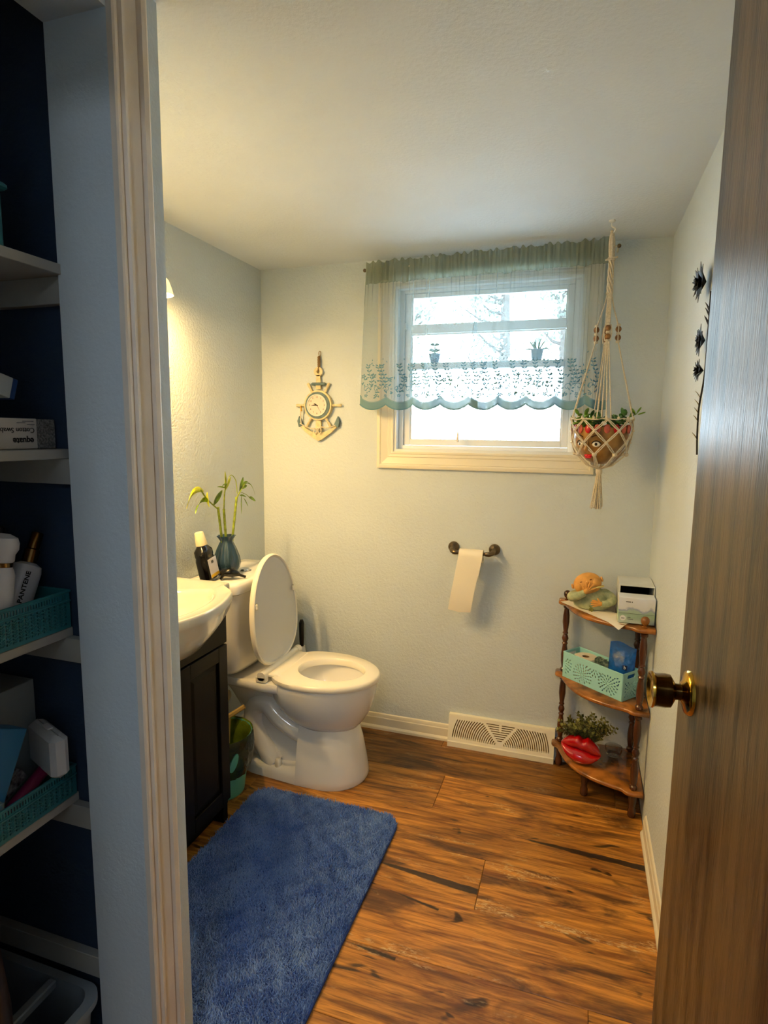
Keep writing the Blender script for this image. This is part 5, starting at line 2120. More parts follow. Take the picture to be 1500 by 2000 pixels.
def small_hand(parent, wrist, palm_dir, finger_dirs, mtl):
    q = MB()
    w = Vector(wrist)
    p = w + Vector(palm_dir)
    q.tube([tuple(w), tuple(w.lerp(p, .5)), tuple(p)], [0.008, 0.0105, 0.0095], 12)
    h = q.build('hand', mtl, parent)
    for (o, d, r) in finger_dirs:
        a = p + Vector(o)
        dv = Vector(d)
        f = MB()
        f.tube([tuple(a - dv * .15), tuple(a + dv * .5), tuple(a + dv * 0.95 + Vector((0, .001, -.0005))), tuple(a + dv * 1.05 + Vector((0, .002, -.001)))], [r, r, r * .85, r * .4], 8)
        f.build('finger', mtl, h)
    return h


# arm raised to the face
q = MB()
q.tube(catmull([(FX - 0.060, FY - 0.01, FZ + .055), (FX - 0.082, FY - 0.045, FZ + .050), (FX - 0.058, FY - 0.068, FZ + .062), (FX - 0.032, FY - 0.072, FZ + .078)], 5),
       [0.020, .021, .0215, .022, .022, .0215, .021, .020, .019, .018, .017, .016, .0155, .015, .0145, .014], 14)
q.build('sleeve', M_sage, fg)
small_hand(fg, (FX - 0.034, FY - 0.073, FZ + .078), (0.014, 0.0, 0.016),
           [((-.006, 0, .004), (-.003, .004, .026), .0037), ((0, 0, .004), (.007, .004, .027), .0038), ((.005, 0, .002), (.017, .004, .022), .0037), ((.008, 0, -.003), (.026, .003, .012), .0034),
            ((-.009, 0, -.004), (-.012, .003, .012), .0038)], M_skin)
q = MB()
q.tube(catmull([(FX + 0.062, FY - 0.005, FZ + .062), (FX + 0.082, FY - 0.035, FZ + .046), (FX + 0.056, FY - 0.062, FZ + .036), (FX + 0.036, FY - 0.072, FZ + .037)], 5),
       [0.019, .020, .0205, .020, .019, .018, .0175, .017, .016, .0155, .015, .0145, .014, .0135, .013, .013], 14)
q.build('sleeve', M_sage, fg)
small_hand(fg, (FX + 0.038, FY - 0.073, FZ + .037), (-0.016, -0.001, 0.000),
           [((0, 0, .008), (-.022, .001, .004), .0036), ((-.002, 0, .003), (-.025, .001, .000), .0037), ((-.002, 0, -.003), (-.024, .001, -.004), .0037), ((0, 0, -.008), (-.019, .001, -.008), .0033),
            ((.006, 0, .010), (-.008, 0, .013), .0036)], M_skin)
q = MB()
for k in range(5):
    a = 2 * PI * k / 5
    q.ball((FX - 0.002 + 0.006 * math.cos(a), FY - 0.066, FZ + .006 + 0.006 * math.sin(a)), 0.004, 8, 6, (1, .5, 1))
q.tube([(FX - 0.010, FY - 0.064, FZ + .022), (FX + .004, FY - 0.068, FZ + .002)], 0.0018, 6)
q.build('floral_sprig', mat('sprig_olive', (120, 120, 50), 0.6), fg)['kind'] = 'stuff'

# open carton and tissue box
oc = thing('open_carton', (0.25, 2.64, T3), 'open white carton with a dark inside behind the tissue box', 'box')
OX0, OX1, OY0, OY1, OZ1 = 0.183, 0.315, 2.545, 2.715, T3 + 0.136
M_carton = mat('carton_white', (214, 220, 220), 0.6, var=0.06)
q = MB()
q.box(OX0, OX0 + .003, OY0, OY1, T3 + .003, OZ1)
q.box(OX1 - .003, OX1, OY0, OY1, T3 + .003, OZ1)
q.box(OX0 + .003, OX1 - .003, OY1 - .003, OY1, T3 + .003, OZ1)
q.box(OX0, OX1, OY0, OY1, T3, T3 + .003)
q.build('box_walls', M_carton, oc, False)
q = MB()
q.box(OX0, OX1, OY0, OY1, OZ1, OZ1 + .003)
q.build('box_top', M_carton, oc, False)
q = MB()
q.box(OX0 + .0035, OX1 - .0035, OY1 - .006, OY1 - .0035, T3 + .004, OZ1 - .001)
q.box(OX0 + .0032, OX0 + .0045, OY0 + .004, OY1 - .006, T3 + .004, OZ1 - .001)
q.build('shade_lining', M_dark, oc, False)  # near-black sheets stand in for the shade inside the open carton


def tissue_print():
    m, N, L, B = new_mat('tissue_box_print')
    B.inputs['Roughness'].default_value = 0.5
    g = N.new('ShaderNodeNewGeometry')
    sp = N.new('ShaderNodeSeparateXYZ')
    L.new(g.outputs['Position'], sp.inputs[0])
    n = N.new('ShaderNodeTexNoise')
    n.inputs['Scale'].default_value = 26
    n.inputs['Detail'].default_value = 5
    L.new(g.outputs['Position'], n.inputs['Vector'])
    ad = N.new('ShaderNodeMath')
    ad.operation = 'MULTIPLY_ADD'
    ad.inputs[1].default_value = -0.055
    L.new(n.outputs['Fac'], ad.inputs[0])
    L.new(sp.outputs['Z'], ad.inputs[2])
    r = N.new('ShaderNodeValToRGB')
    r.color_ramp.interpolation = 'LINEAR'
    mr = N.new('ShaderNodeMapRange')
    mr.inputs['From Min'].default_value = T3 - 0.03
    mr.inputs['From Max'].default_value = T3 + 0.075
    L.new(ad.outputs[0], mr.inputs['Value'])
    L.new(mr.outputs[0], r.inputs[0])
    e = r.color_ramp.elements
    e[0].position, e[0].color = 0.0, lin((196, 210, 206))
    e[1].position, e[1].color = 1.0, lin((226, 232, 242))
    for p, c in ((0.22, (186, 206, 190)), (0.38, (156, 186, 158)), (0.52, (166, 190, 176)), (0.58, (150, 162, 190)), (0.66, (216, 220, 222))):
        x = e.new(p)
        x.color = lin(c)
    L.new(r.outputs[0], B.inputs['Base Color'])
    return m


tb_ = thing('tissue_box', (0.24, 2.53, T3), 'pastel landscape printed tissue box on the right of the top shelf', 'box')
Mt = Matrix.Translation((0.178, 2.468, T3 + 0.004))
q = MB(Mt)
q.box(0, 0.134, 0, 0.074, 0.0, 0.104, 0.0015)
q.build('box_body', tissue_print(), tb_)
q = MB(Mt)
q.box(0.001, 0.133, -0.0008, 0.0, 0.040, 0.0408)
q.build('flap_seam', M_greyink, tb_, False)
q = MB(Mt)
q.prism([(0.018 + 0.011 * math.cos(2 * PI * k / 20), 0.020 + 0.011 * math.sin(2 * PI * k / 20)) for k in range(20)], -0.0008, 0.0)
q.build('round_seal', mat('seal_white', (228, 230, 230), 0.5), tb_, False)
q = MB(Mt)
for (x0, x1, z0, z1) in ((.034, .046, .023, .0255), (.034, .056, .0165, .0185), (.026, .044, .085, .089), (.047, .051, .085, .089), (.012, .024, .018, .021)):
    q.box(x0, x1, -0.0012, -0.0009, z0, z1)
q.build('fine_print', M_greyink, tb_, False)['kind'] = 'stuff'

# teal basket with cut out flowers on the middle shelf
M2 = TZ[1] + .0183


def petals(cx, cy, r0, rings, k0=0.0):
    H = []
    for ri, (ra, rb, n, w) in enumerate(rings):
        for k in range(n):
            a = 2 * PI * k / n + k0 + (PI / n if ri % 2 else 0)
            pts = []
            for t in range(8):
                u = 2 * PI * t / 8
                rr = (ra + rb) / 2 + (rb - ra) / 2 * math.cos(u)
                ww = w * math.sin(u) * (0.6 + 0.4 * (rr - ra) / (rb - ra))
                pts.append((cx + rr * math.cos(a) - ww * math.sin(a), cy + rr * math.sin(a) + ww * math.cos(a)))
            H.append(pts)
    return H


def clip_holes(H, x0, x1, y0, y1):
    return [h for h in H if all(x0 < p[0] < x1 and y0 < p[1] < y1 for p in h)]


def sep_holes(groups):
    out = []
    for g in groups:
        for h in g:
            c = (sum(p[0] for p in h) / len(h), sum(p[1] for p in h) / len(h))
            if all(math.hypot(c[0] - o[0][0], c[1] - o[0][1]) > o[1] + 0.0048 for o in [((sum(p[0] for p in q_) / len(q_), sum(p[1] for p in q_) / len(q_)), 0.0) for q_ in out]):
                out.append(h)
    return out


bsk = thing('teal_basket', (0.13, 2.62, M2), 'light teal plastic basket with flower cut outs on the middle shelf', 'basket')
o0 = Vector((-0.022, 2.692, M2 + 0.001))
e1 = Vector((0.775, -0.632, 0)).normalized()
e2 = Vector((0.632, 0.775, 0)).normalized()
BL, BW, BH = 0.305, 0.106, 0.116
rgs = [(0.005, 0.013, 7, 0.0018), (0.015, 0.025, 11, 0.0026), (0.027, 0.038, 15, 0.0032), (0.040, 0.050, 19, 0.0034)]


def basket_wall(L_, org, ex, handle=False):
    gs = [petals(c * L_, y * BH, 0, rgs, i) for i, (c, y) in enumerate(((0.78, .45), (0.35, .36), (0.0, .55), (0.56, .9), (1.02, .9)) if L_ > .2 else ((0.5, .38),))]
    H = clip_holes(sep_holes(gs), 0.006, L_ - 0.006, 0.005, (BH - 0.022) if not handle else BH - 0.036)
    if handle:
        H.append([(L_ / 2 - .022, BH - .026), (L_ / 2 + .022, BH - .026), (L_ / 2 + .026, BH - .020), (L_ / 2 + .022, BH - .010), (L_ / 2 - .022, BH - .010), (L_ / 2 - .026, BH - .020)])
    q = MB()
    q.plate([(0, 0), (L_, 0), (L_, BH), (0, BH)], H, 0.002, frame(tuple(org), ex, (0, 0, 1)))
    return q


basket_wall(BL, o0, e1).build('side_wall', M_teal, bsk, False)
basket_wall(BL, o0 + e2 * BW, e1).build('side_wall', M_teal, bsk, False)
basket_wall(BW, o0 + e1 * 0.002, e2, True).build('end_wall', M_teal, bsk, False)
basket_wall(BW, o0 + e1 * BL, e2, True).build('end_wall', M_teal, bsk, False)
q = MB()
pl_ = [o0 + e1 * .002 + e2 * .002, o0 + e1 * (BL - .002) + e2 * .002, o0 + e1 * (BL - .002) + e2 * (BW - .002), o0 + e1 * .002 + e2 * (BW - .002)]
q.prism([(p.x, p.y) for p in pl_], M2 + .001, M2 + .003, 'xy')
q.build('bottom', M_teal, bsk, False)
q = MB()
pl_ = [o0, o0 + e1 * BL, o0 + e1 * BL + e2 * BW, o0 + e2 * BW]
q.tube([(p.x, p.y, M2 + BH) for p in pl_], 0.0028, 8, closed=True)
q.build('rim', M_teal, bsk)

tr_ = thing('spare_toilet_roll', tuple(o0 + e1 * .085 + e2 * .0465), 'full spare toilet roll lying flat in the light teal basket', 'toilet paper')
c = o0 + e1 * .078 + e2 * .053
q = MB()
q.lathe([(.016, M2 + .006), (.0485, M2 + .006), (.0492, M2 + .010), (.0492, M2 + .104), (.0482, M2 + .108), (.0165, M2 + .109), (.0155, M2 + .107), (.0155, M2 + .006), (.016, M2 + .006)], c=(c.x, c.y, 0), n=40, sx=1.0)
q.build('roll', M_paper, tr_, True, 40)
q = MB()
q.lathe([(.0152, M2 + .0065), (.0152, M2 + .1075), (.0142, M2 + .1075), (.0142, M2 + .0065), (.0152, M2 + .0065)], c=(c.x, c.y, 0), n=30)
q.build('core', mat('card_core', (120, 92, 60), 0.8), tr_)


def pouch(name, base, ex, w, h, t, mtl, label, cat, tilt=0.0, n=14):
    """soft sealed bag standing on its edge"""
    ex = Vector(ex).normalized()
    ny = Vector((-ex.y, ex.x, 0))
    up_ = (Vector((0, 0, 1)) + ny * tilt).normalized()
    root = thing(name, base, label, cat)
    V, F = [], []
    for side in (-1, 1):
        for j in range(n + 1):
            for i in range(n + 1):
                u, v = i / n, j / n
                puff = (math.sin(PI * u) ** .5) * (max(0, math.sin(PI * min(1, v / .80))) ** .6 if v < .8 else 0)
                wr = 0.10 * math.sin(u * 13 + v * 9) * puff
                p = Vector(base) + ex * (w * (u - .5)) * (1 - .06 * puff) + up_ * (h * v + (0.008 * math.sin(u * 5) if v > .9 else 0)) + ny * (side * (t / 2) * (puff + wr) + side * 0.0004)
                V.append(tuple(p))
    m1 = (n + 1) * (n + 1)
    for s in (0, 1):
        for j in range(n):
            for i in range(n):
                a = s * m1 + j * (n + 1) + i
                F.append((a, a + 1, a + n + 2, a + n + 1))
    for i in range(n):
        F.append((i, i + 1, m1 + i + 1, m1 + i))
        a = n * (n + 1) + i
        F.append((a, a + 1, m1 + a + 1, m1 + a))
        b0 = i * (n + 1)
        F.append((b0, b0 + n + 1, m1 + b0 + n + 1, m1 + b0))
        b1 = b0 + n
        F.append((b1, b1 + n + 1, m1 + b1 + n + 1, m1 + b1))
    q = MB()
    q.v, q.f = V, F
    q.build('bag', mtl, root, True, 60)
    return root, ex, up_, ny


M_bluebag = mat('blue_foil', (24, 96, 190), 0.14, coat=0.6, bump=0.6, bscale=38, bdist=0.006, var=0.25, vscale=30)
bb = o0 + e1 * .247 + e2 * .062
bag_, ex_, up_, ny_ = pouch('blue_foil_bag', (bb.x, bb.y, M2 + .006), (0.93, -0.36, 0), 0.108, 0.205, 0.036, M_bluebag,
                            'shiny blue foil bag standing in the light teal basket', 'bag', tilt=0.12)
q = MB(frame(tuple(Vector((bb.x, bb.y, M2 + .006)) + ex_ * .020 + up_ * .115 - ny_ * .0200), ex_, up_))
q.box(-.010, .010, -.010, .010, 0, .0006)
lg = q.build('badge', mat('badge_navy', (20, 40, 90), 0.3), bag_)
text_obj('b', 0.019, frame(tuple(Vector((bb.x, bb.y, M2 + .006)) + ex_ * .020 + up_ * .115 - ny_ * .0202), ex_, up_) @ Matrix.Translation((0, 0, 0.0012)), mat('badge_white', (240, 240, 240), 0.4), 'letter', bag_)
fb_ = o0 + e1 * .158 + e2 * .052
M_floral = mat('floral_wrap', (206, 214, 176), 0.35, col2=(74, 104, 84), vscale=90, bump=0.3, bscale=60, bdist=0.003)
for k in range(2):
    pouch('tissue_packet', (fb_.x + e1.x * .026 * k, fb_.y + e1.y * .026 * k, M2 + .006), (e2.x + .25, e2.y - .25, 0), 0.062, 0.122 - .006 * k, 0.022, M_floral,
          'green floral tissue packet next to the spare toilet roll' if k == 0 else 'green floral tissue packet next to the blue foil bag', 'tissues', n=10)

# red lips planter with boxwood on the bottom shelf
T1 = TZ[0] + .0183
lpn = thing('lips_planter', (0.080, 2.60, T1), 'glossy red lips shaped planter on the bottom shelf', 'planter')
LM = Matrix.Translation((0.072, 2.590, T1 + 0.064)) @ Matrix.Rotation(math.radians(-8), 4, 'Z') @ Matrix.Rotation(math.radians(9), 4, 'Y')
q = MB(LM)
rings = []
NU = 44
for i in range(NU + 1):
    u = -1 + 2 * i / NU
    a = abs(u)
    e = max(0.0, 1 - a ** 2.2)
    top = 0.052 * e ** .75 + 0.007 * math.exp(-((a - .24) / .16) ** 2) - 0.009 * math.exp(-(u / .13) ** 2)
    low = -0.058 * e ** .7
    mid = 0.004 + 0.006 * math.exp(-(u / .25) ** 2) * -1 + 0.006 * math.cos(u * 5)
    mid *= e
    du = 0.040 * e ** .6
    dl = 0.050 * e ** .6
    x = u * 0.086
    back = 0.045 * e ** .5
    rings.append([(x, back, top * .8), (x, back * .3, top), (x, -du * .55, top * .98), (x, -du * .95, (top * .62 + mid * .38)), (x, -du * .80, top * .22 + mid * .78), (x, -du * .38, mid),
                  (x, -dl * .75, low * .22 + mid * .78), (x, -dl * 1.0, low * .50 + mid * .5), (x, -dl * .78, low * .85), (x, -dl * .3, low), (x, back * .4, low), (x, back, low * .8)])
q.loft(rings, True, True)
q.build('lips', M_red, lpn, True, 80)
bx_ = thing('boxwood_sprigs', (0.10, 2.63, T1 + .08), 'dark green artificial boxwood sprigs growing out of the red lips planter', 'plant')
stem_mb = MB()
leaf_mb = MB()
R2 = random.Random(3)
for s_i in range(84):
    a = R2.uniform(-PI, PI)
    P = Vector((0.085 + R2.uniform(-.04, .035), 2.612 + R2.uniform(-.008, .018), T1 + .085))
    d = Vector((math.cos(a) * R2.uniform(.3, 1.05) + .05, math.sin(a) * .42 + .12, R2.uniform(.55, 1.1))).normalized()
    ln = R2.uniform(.05, .125)
    n = 9
    pts = [tuple(P)]
    for k in range(n):
        P = P + d * (ln / n)
        if P.y > 2.76:
            P.y = 2.76
        d = (d + Vector((d.x * .05, 0, -.05))).normalized()
        pts.append(tuple(P))
        for s in range(3):
            t = s * 2.09 + k * .8
            sd = Matrix.Rotation(t, 3, d) @ d.orthogonal().normalized()
            ldv = (sd + d * .8).normalized()
            c = P + ldv * .008
            if c.y > 2.77:
                continue
            w = ldv.cross(d).normalized() * .0072
            leaf_mb.add([tuple(P), tuple(c + w), tuple(P + ldv * .017), tuple(c - w)], [(0, 1, 2, 3)])
    stem_mb.tube(pts, 0.0011, 4)
o_ = leaf_mb.build('foliage', M_box, bx_, False, 30, False)
o_['kind'] = 'stuff'
o_ = stem_mb.build('stems', M_jute, bx_)
o_['kind'] = 'stuff'
q = MB()
gc = (0.212, 2.690)
q.lathe([(.001, T1 + .001), (.020, T1 + .0005), (.030, T1 + .010), (.036, T1 + .030), (.037, T1 + .045), (.0355, T1 + .045), (.034, T1 + .030), (.028, T1 + .012), (.001, T1 + .004)], c=(gc[0], gc[1], 0), n=32)
m, N, L, B = new_mat('clear_glass')
B.inputs['Roughness'].default_value = 0.03
B.inputs['Transmission Weight'].default_value = 1.0
tag(q.build('glass_bowl', m, None), 'small clear glass bowl at the back of the bottom shelf', 'bowl')

# ------------------------------------------------------------------ metal flowers on the right wall
wd = thing('metal_wall_flowers', (XR - .01, 1.89, 1.7), 'dark metal flower branch wall art on the right wall behind the door', 'wall art')


def metal_flower(y, z, r, mtl, out=0.03, n=7):
    root = None
    q = MB()
    for layer, (rr, o, nn, rot) in enumerate(((r, out * .45, n, 0), (r * .7, out * .8, n, .4), (r * .35, out, 5, .2))):
        for k in range(nn):
            a = 2 * PI * k / nn + rot
            tip = Vector((XR - o - .012, y + rr * math.cos(a), z + rr * math.sin(a)))
            c = Vector((XR - o * .4 - .003, y, z))
            mid = c.lerp(tip, .55) + Vector((-.006, 0, 0))
            sd = Vector((0, -math.sin(a), math.cos(a))) * rr * .26
            t = Vector((-.0012, 0, 0))
            q.loft([[tuple(c + t), tuple(c), tuple(c), tuple(c - t)], [tuple(mid + sd + t), tuple(mid + sd), tuple(mid - sd), tuple(mid - sd + t)], [tuple(tip + t), tuple(tip), tuple(tip), tuple(tip + t)]], False, False)
    q.ball((XR - out - .004, y, z), r * .14, 10, 8)
    q.build('flower', mtl, wd, True, 30)


metal_flower(1.925, 1.970, 0.056, M_iron, .028, 8)
metal_flower(1.885, 1.805, 0.045, M_iron, .016, 7)
metal_flower(1.870, 1.722, 0.034, M_iron, .018, 6)
q = MB()
q.tube(catmull([(XR - .005, 1.86, 1.93), (XR - .005, 1.855, 1.86), (XR - .005, 1.85, 1.78), (XR - .006, 1.85, 1.70), (XR - .010, 1.868, 1.62), (XR - .009, 1.868, 1.55), (XR - .006, 1.865, 1.49)], 6), 0.0026, 6)
q.build('stem', M_iron, wd)
M_brassleaf = mat('brass_leaf', (132, 118, 70), 0.4, metal=0.6, var=0.3, vscale=60)
for (y, z) in ((1.870, 1.88), (1.865, 1.865), (1.870, 1.845), (1.862, 1.84)):
    q = MB()
    leaf_mesh(q, (XR - .004, y, z), (-.3, .2, .9), .028, .007, .3, n=4)
    q.build('leaf', M_iron, wd)
for (y, z) in ((1.868, 1.645), (1.870, 1.622), (1.870, 1.600), (1.868, 1.578), (1.866, 1.530)):
    q = MB()
    leaf_mesh(q, (XR - .008, y, z), (-.45, .15, .85), .026, .007, .3, n=4)
    q.build('leaf', M_brassleaf, wd)

# ------------------------------------------------------------------ closet shelves
CX0 = XL + 0.006
CY0, CY1 = YF + 0.006, 0.9405
for (zu, xf, nm) in ((1.830, -0.945, 'top'), (1.484, -0.970, 'second'), (1.113, -0.992, 'third'), (0.738, -1.003, 'fourth'), (0.378, -1.02, 'lowest')):
    if nm != 'lowest':
        q = MB()
        q.box(CX0, xf, CY0, CY1 - .0005, zu, zu + .019, .001)
        o_ = q.build('closet_shelf', M_shelfpaint, None)
        tag(o_, 'white painted closet shelf board, %s from the top' % nm if nm != 'top' else 'highest white painted closet shelf board', 'shelf')
    q = MB()
    q.box(CX0, -0.956, CY1 - .019, CY1, zu - .051, zu - .0005, .001)
    o_ = q.build('shelf_cleat', M_shelfpaint, None)
    tag(o_, {'top': 'white cleat strip under the highest closet shelf', 'second': 'white cleat strip under the shelf with the swab box', 'third': 'white cleat strip under the shelf with the hair bottles',
             'fourth': 'white cleat strip under the shelf with the soap case', 'lowest': 'lowest white cleat strip above the grey tub'}[nm], 'shelf bracket')
S1, S2, S3, S4 = 1.8495, 1.5035, 1.1325, 0.7575


def weave_wall(L_, H_, org, ex, mtl, parent, lod=True):
    H = []
    if lod:
        x = 0.008
        while x < L_ - 0.008:
            H.append([(x, H_ - .016), (x + .0028, H_ - .016), (x + .0028, H_ - .007), (x, H_ - .007)])
            x += 0.0062
        x = 0.010
        while x < L_ - 0.010:
            y = 0.008
            while y < H_ - .024:
                H.append([(x, y), (x + .0026, y - .001), (x + .0030, y + .0032), (x + .0004, y + .0036)])
                y += 0.0072
            x += 0.0135
    q = MB()
    q.plate([(0, 0), (L_, 0), (L_, H_), (0, H_)], H, 0.002, frame(tuple(org), ex, (0, 0, 1)))
    return q.build('side_wall', mtl, parent, False)


def weave_basket(x0, x1, y0, y1, z, h, label, lod=True):
    b_ = thing('woven_basket', ((x0 + x1) / 2, (y0 + y1) / 2, z), label, 'basket')
    weave_wall(y1 - y0, h, (x1, y0, z + .001), (0, 1, 0), M_teal2, b_, lod)
    weave_wall(y1 - y0, h, (x0, y0, z + .001), (0, 1, 0), M_teal2, b_, False)
    weave_wall(x1 - x0, h, (x0, y0 + .002, z + .001), (1, 0, 0), M_teal2, b_, False)
    weave_wall(x1 - x0, h, (x0, y1, z + .001), (1, 0, 0), M_teal2, b_, False)
    q = MB()
    q.box(x0 + .001, x1, y0 + .001, y1 - .001, z + .0005, z + .0025)
    q.build('bottom', M_teal2, b_, False)
    q = MB()
    q.tube([(x0, y0, z + h), (x1 + .002, y0, z + h), (x1 + .002, y1, z + h), (x0, y1, z + h)], 0.0032, 8, closed=True)
    q.tube([(x1 + .0035, y0, z + h - .020), (x1 + .0035, y1, z + h - .020)], 0.0020, 6)
    q.build('rim', M_teal2, b_)
    # raised herringbone ribs between the slots
    q = MB()
    if lod:
        x = y0 + 0.0165
        while x < y1 - .008:
            zz = z + .008
            while zz < z + h - .026:
                for s in (-1, 1):
                    q.add([(x1 + .0021, x, zz + .0030), (x1 + .0021, x + s * .0040, zz + .0062), (x1 + .0021, x + s * .0040, zz + .0036), (x1 + .0021, x, zz + .0006),
                           (x1 + .0036, x, zz + .0020), (x1 + .0036, x + s * .0040, zz + .0050)],
                          [(0, 1, 5, 4), (4, 5, 2, 3), (0, 4, 3), (1, 2, 5)])
                zz += .0050
            x += 0.0135
        q.build('woven_ribs', M_teal2, b_, False)['kind'] = 'stuff'
    return b_


weave_basket(-1.20, -0.992, 0.56, 0.934, S3, 0.078, 'dark teal woven plastic basket holding the white hair bottles')
weave_basket(-1.22, -1.004, 0.56, 0.934, S4, 0.066, 'dark teal woven plastic basket holding the soap case')
tb3 = thing('tall_teal_bin', (-1.08, 0.74, S1), 'teal plastic bin at the edge of the highest closet shelf', 'bin')
q = MB()
q.box(-1.20, -0.985, 0.60, 0.838, S1, S1 + .105, .004)
q.build('bin_body', M_teal2, tb3)
q = MB()
q.box(-1.208, -0.977, 0.592, 0.846, S1 + .1055, S1 + .118, .004)
q.build('bin_lid', M_teal2, tb3)

# cotton swab box
sw = thing('cotton_swab_box', (-1.06, 0.76, S2), 'long white cotton swab box lying upside down on the closet shelf', 'box')
q = MB()
q.box(-1.13, -1.002, 0.56, 0.893, S2 + .0005, S2 + .058, .0008)
q.build('box_body', mat('swab_white', (206, 200, 192), 0.55), sw)
q = MB()
q.box(-1.129, -1.003, 0.8935, 0.936, S2 + .0005, S2 + .057, .0008)
q.build('clear_end', mat('swab_tips', (150, 150, 146), 0.5, col2=(92, 94, 94), vscale=260, bump=0.8, bscale=260, bdist=0.004), sw)
up_M = lambda y, z: frame((-1.0012, y, z), (0, -1, 0), (0, 0, -1))
text_obj('Cotton Swabs', 0.0135, up_M(0.848, S2 + .036), M_ink, 'lettering', sw)
text_obj('equate', 0.0165, up_M(0.862, S2 + .016), M_ink, 'lettering', sw, bold=0.0004)
q = MB()
for k, (a, b_) in enumerate(((.872, .888), (.850, .868), (.862, .886))):
    q.box(-1.0019, -1.0012, a, b_, S2 + .046 + .003 * k, S2 + .0472 + .003 * k)
q.build('fine_print', M_greyink, sw, False)['kind'] = 'stuff'
cb = thing('small_carton', (-1.06, 0.83, S2 + .06), 'white and blue carton leaning on top of the cotton swab box', 'box')
Mc = Matrix.Translation((-1.06, 0.845, S2 + .0605)) @ Matrix.Rotation(math.radians(-16), 4, 'X')
q = MB(Mc)
q.box(-.04, .04, -.12, 0, 0.0355, 0.075, .001)
q.build('box_body', mat('carton_pale', (190, 200, 204), 0.5), cb)
q = MB(Mc)
q.box(-.04, .04, 0.0005, 0.010, 0.0355, 0.075, .001)
q.build('blue_edge', mat('carton_blue', (30, 70, 130), 0.5), cb)

# hair bottles
wbt = thing('wide_cap_bottle', (-1.05, 0.82, S3), 'white bottle with a wide rounded cap and gold ring in the upper basket', 'bottle')
Mw = Matrix.Translation((-1.036, 0.797, S3 + .0045)) @ Matrix.Rotation(math.radians(-9), 4, 'X')
q = MB(Mw)
q.lathe([(.022, 0), (.026, .004), (.0275, .02), (.0275, .130), (.025, .140), (.022, .146)], n=32)
q.build('body', M_bottle, wbt)
q = MB(Mw)
q.lathe([(.0222, .1462), (.0228, .147), (.0228, .154), (.0222, .155)], n=32)
q.build('gold_ring', M_gold2, wbt)
q = MB(Mw)
q.lathe([(.0222, .1552), (.025, .158), (.0255, .170), (.031, .180), (.0315, .192), (.028, .202), (.015, .209), (.001, .211)], n=32)
q.build('cap', M_bottle, wbt)
pb = thing('spray_bottle', (-1.06, 0.88, S3), 'white lettered spray bottle with a gold neck leaning in the upper basket', 'bottle')
pm = Matrix.Translation((-1.062, 0.848, S3 + .014)) @ Matrix.Rotation(math.radians(-25), 4, 'X')
q = MB(pm)
q.loft([superring(0, 0, .020, .024, 0, 40, 3), superring(0, 0, .023, .028, .006, 40, 3), superring(0, 0, .023, .028, .118, 40, 3), superring(0, 0, .021, .025, .130, 40, 3), superring(0, 0, .014, .015, .136, 40, 2.4)], True, True)
q.build('body', M_bottle, pb)
q = MB(pm)
q.lathe([(.0145, .1365), (.0148, .138), (.0148, .163), (.013, .1645), (.0115, .166), (.0112, .198), (.010, .200), (.001, .2005)], n=30)
q.build('neck_and_pump', M_gold2, pb)
text_obj('PANTENE', 0.0150, pm @ frame((0.0235, -0.013, 0.085), (0, 0, 1), (0, -1, 0)), M_ink, 'lettering', pb, bold=0.0003)
q = MB()
q.lathe([(.024, S3 + .004), (.026, S3 + .01), (.026, S3 + .13), (.012, S3 + .15), (.012, S3 + .205), (.009, S3 + .21)], c=(-1.13, .90, 0), n=20)
tag(q.build('dark_spray_can', mat('can_grey', (60, 62, 66), 0.35, metal=.5), None), 'dark grey spray can standing behind the white spray bottle', 'can')

# soap case, carton and blue boxes in the lower basket
so = thing('soap_case', (-1.03, 0.90, 0.88), 'pale rounded plastic soap case standing on edge in the lower basket', 'case')
sf = frame((-0.975, 0.852, 0.832), (-0.93, 0.37, 0.0), (0.37, 0.93, 0))
q = MB(sf)
q.box(0, 0.125, 0, 0.036, 0.0, -0.088) if False else q.box(0.0, 0.125, 0.0, 0.036, -0.094, -0.001, 0.010)
q.build('case_body', mat('soap_case_pale', (196, 200, 204), 0.5, sss=.1), so)
q = MB(sf)
q.box(0.045, 0.075, 0.012, 0.024, -0.097, -0.0935, 0.001)
q.build('latch', M_bottle, so)
q = MB()
q.box(-1.205, -1.10, 0.80, 0.930, S4 + .004, 1.005, .001)
tag(q.build('pale_carton', mat('pale_carton_grey', (150, 160, 160), 0.5), None), 'tall pale grey carton behind the soap case', 'box')
q = MB(Matrix.Translation((-1.045, 0.675, S4 + .060)) @ Matrix.Rotation(math.radians(-26), 4, 'X'))
q.box(-.028, .022, 0, .095, 0, .19, .001)
tag(q.build('blue_carton', mat('blue_carton', (36, 110, 160), 0.45), None), 'tilted blue carton at the left of the lower basket', 'box')
q = MB()
q.box(-1.05, -1.012, .735, .775, S4 + .004, S4 + .075, .001)
tag(q.build('small_blue_box', mat('small_blue', (70, 140, 190), 0.45, col2=(190, 180, 60), vscale=30), None), 'small light blue box with yellow print in the lower basket', 'box')
q = MB(Matrix.Translation((-1.033, 0.84, S4 + .055)) @ Matrix.Rotation(math.radians(26), 4, 'X'))
q.tube([(0, -.07, 0), (0, -.05, 0), (0, .05, 0), (0, .07, 0)], [.008, .013, .013, .010], 16)
tag(q.build('magenta_tube', mat('magenta_plastic', (130, 20, 80), 0.35), None), 'dark magenta tube lying in the lower basket', 'tube')
q = MB(Matrix.Translation((-1.085, 0.845, S4 + .050)) @ Matrix.Rotation(math.radians(28), 4, 'X'))
q.box(-.016, .016, -.05, .03, -.004, .020, .001)
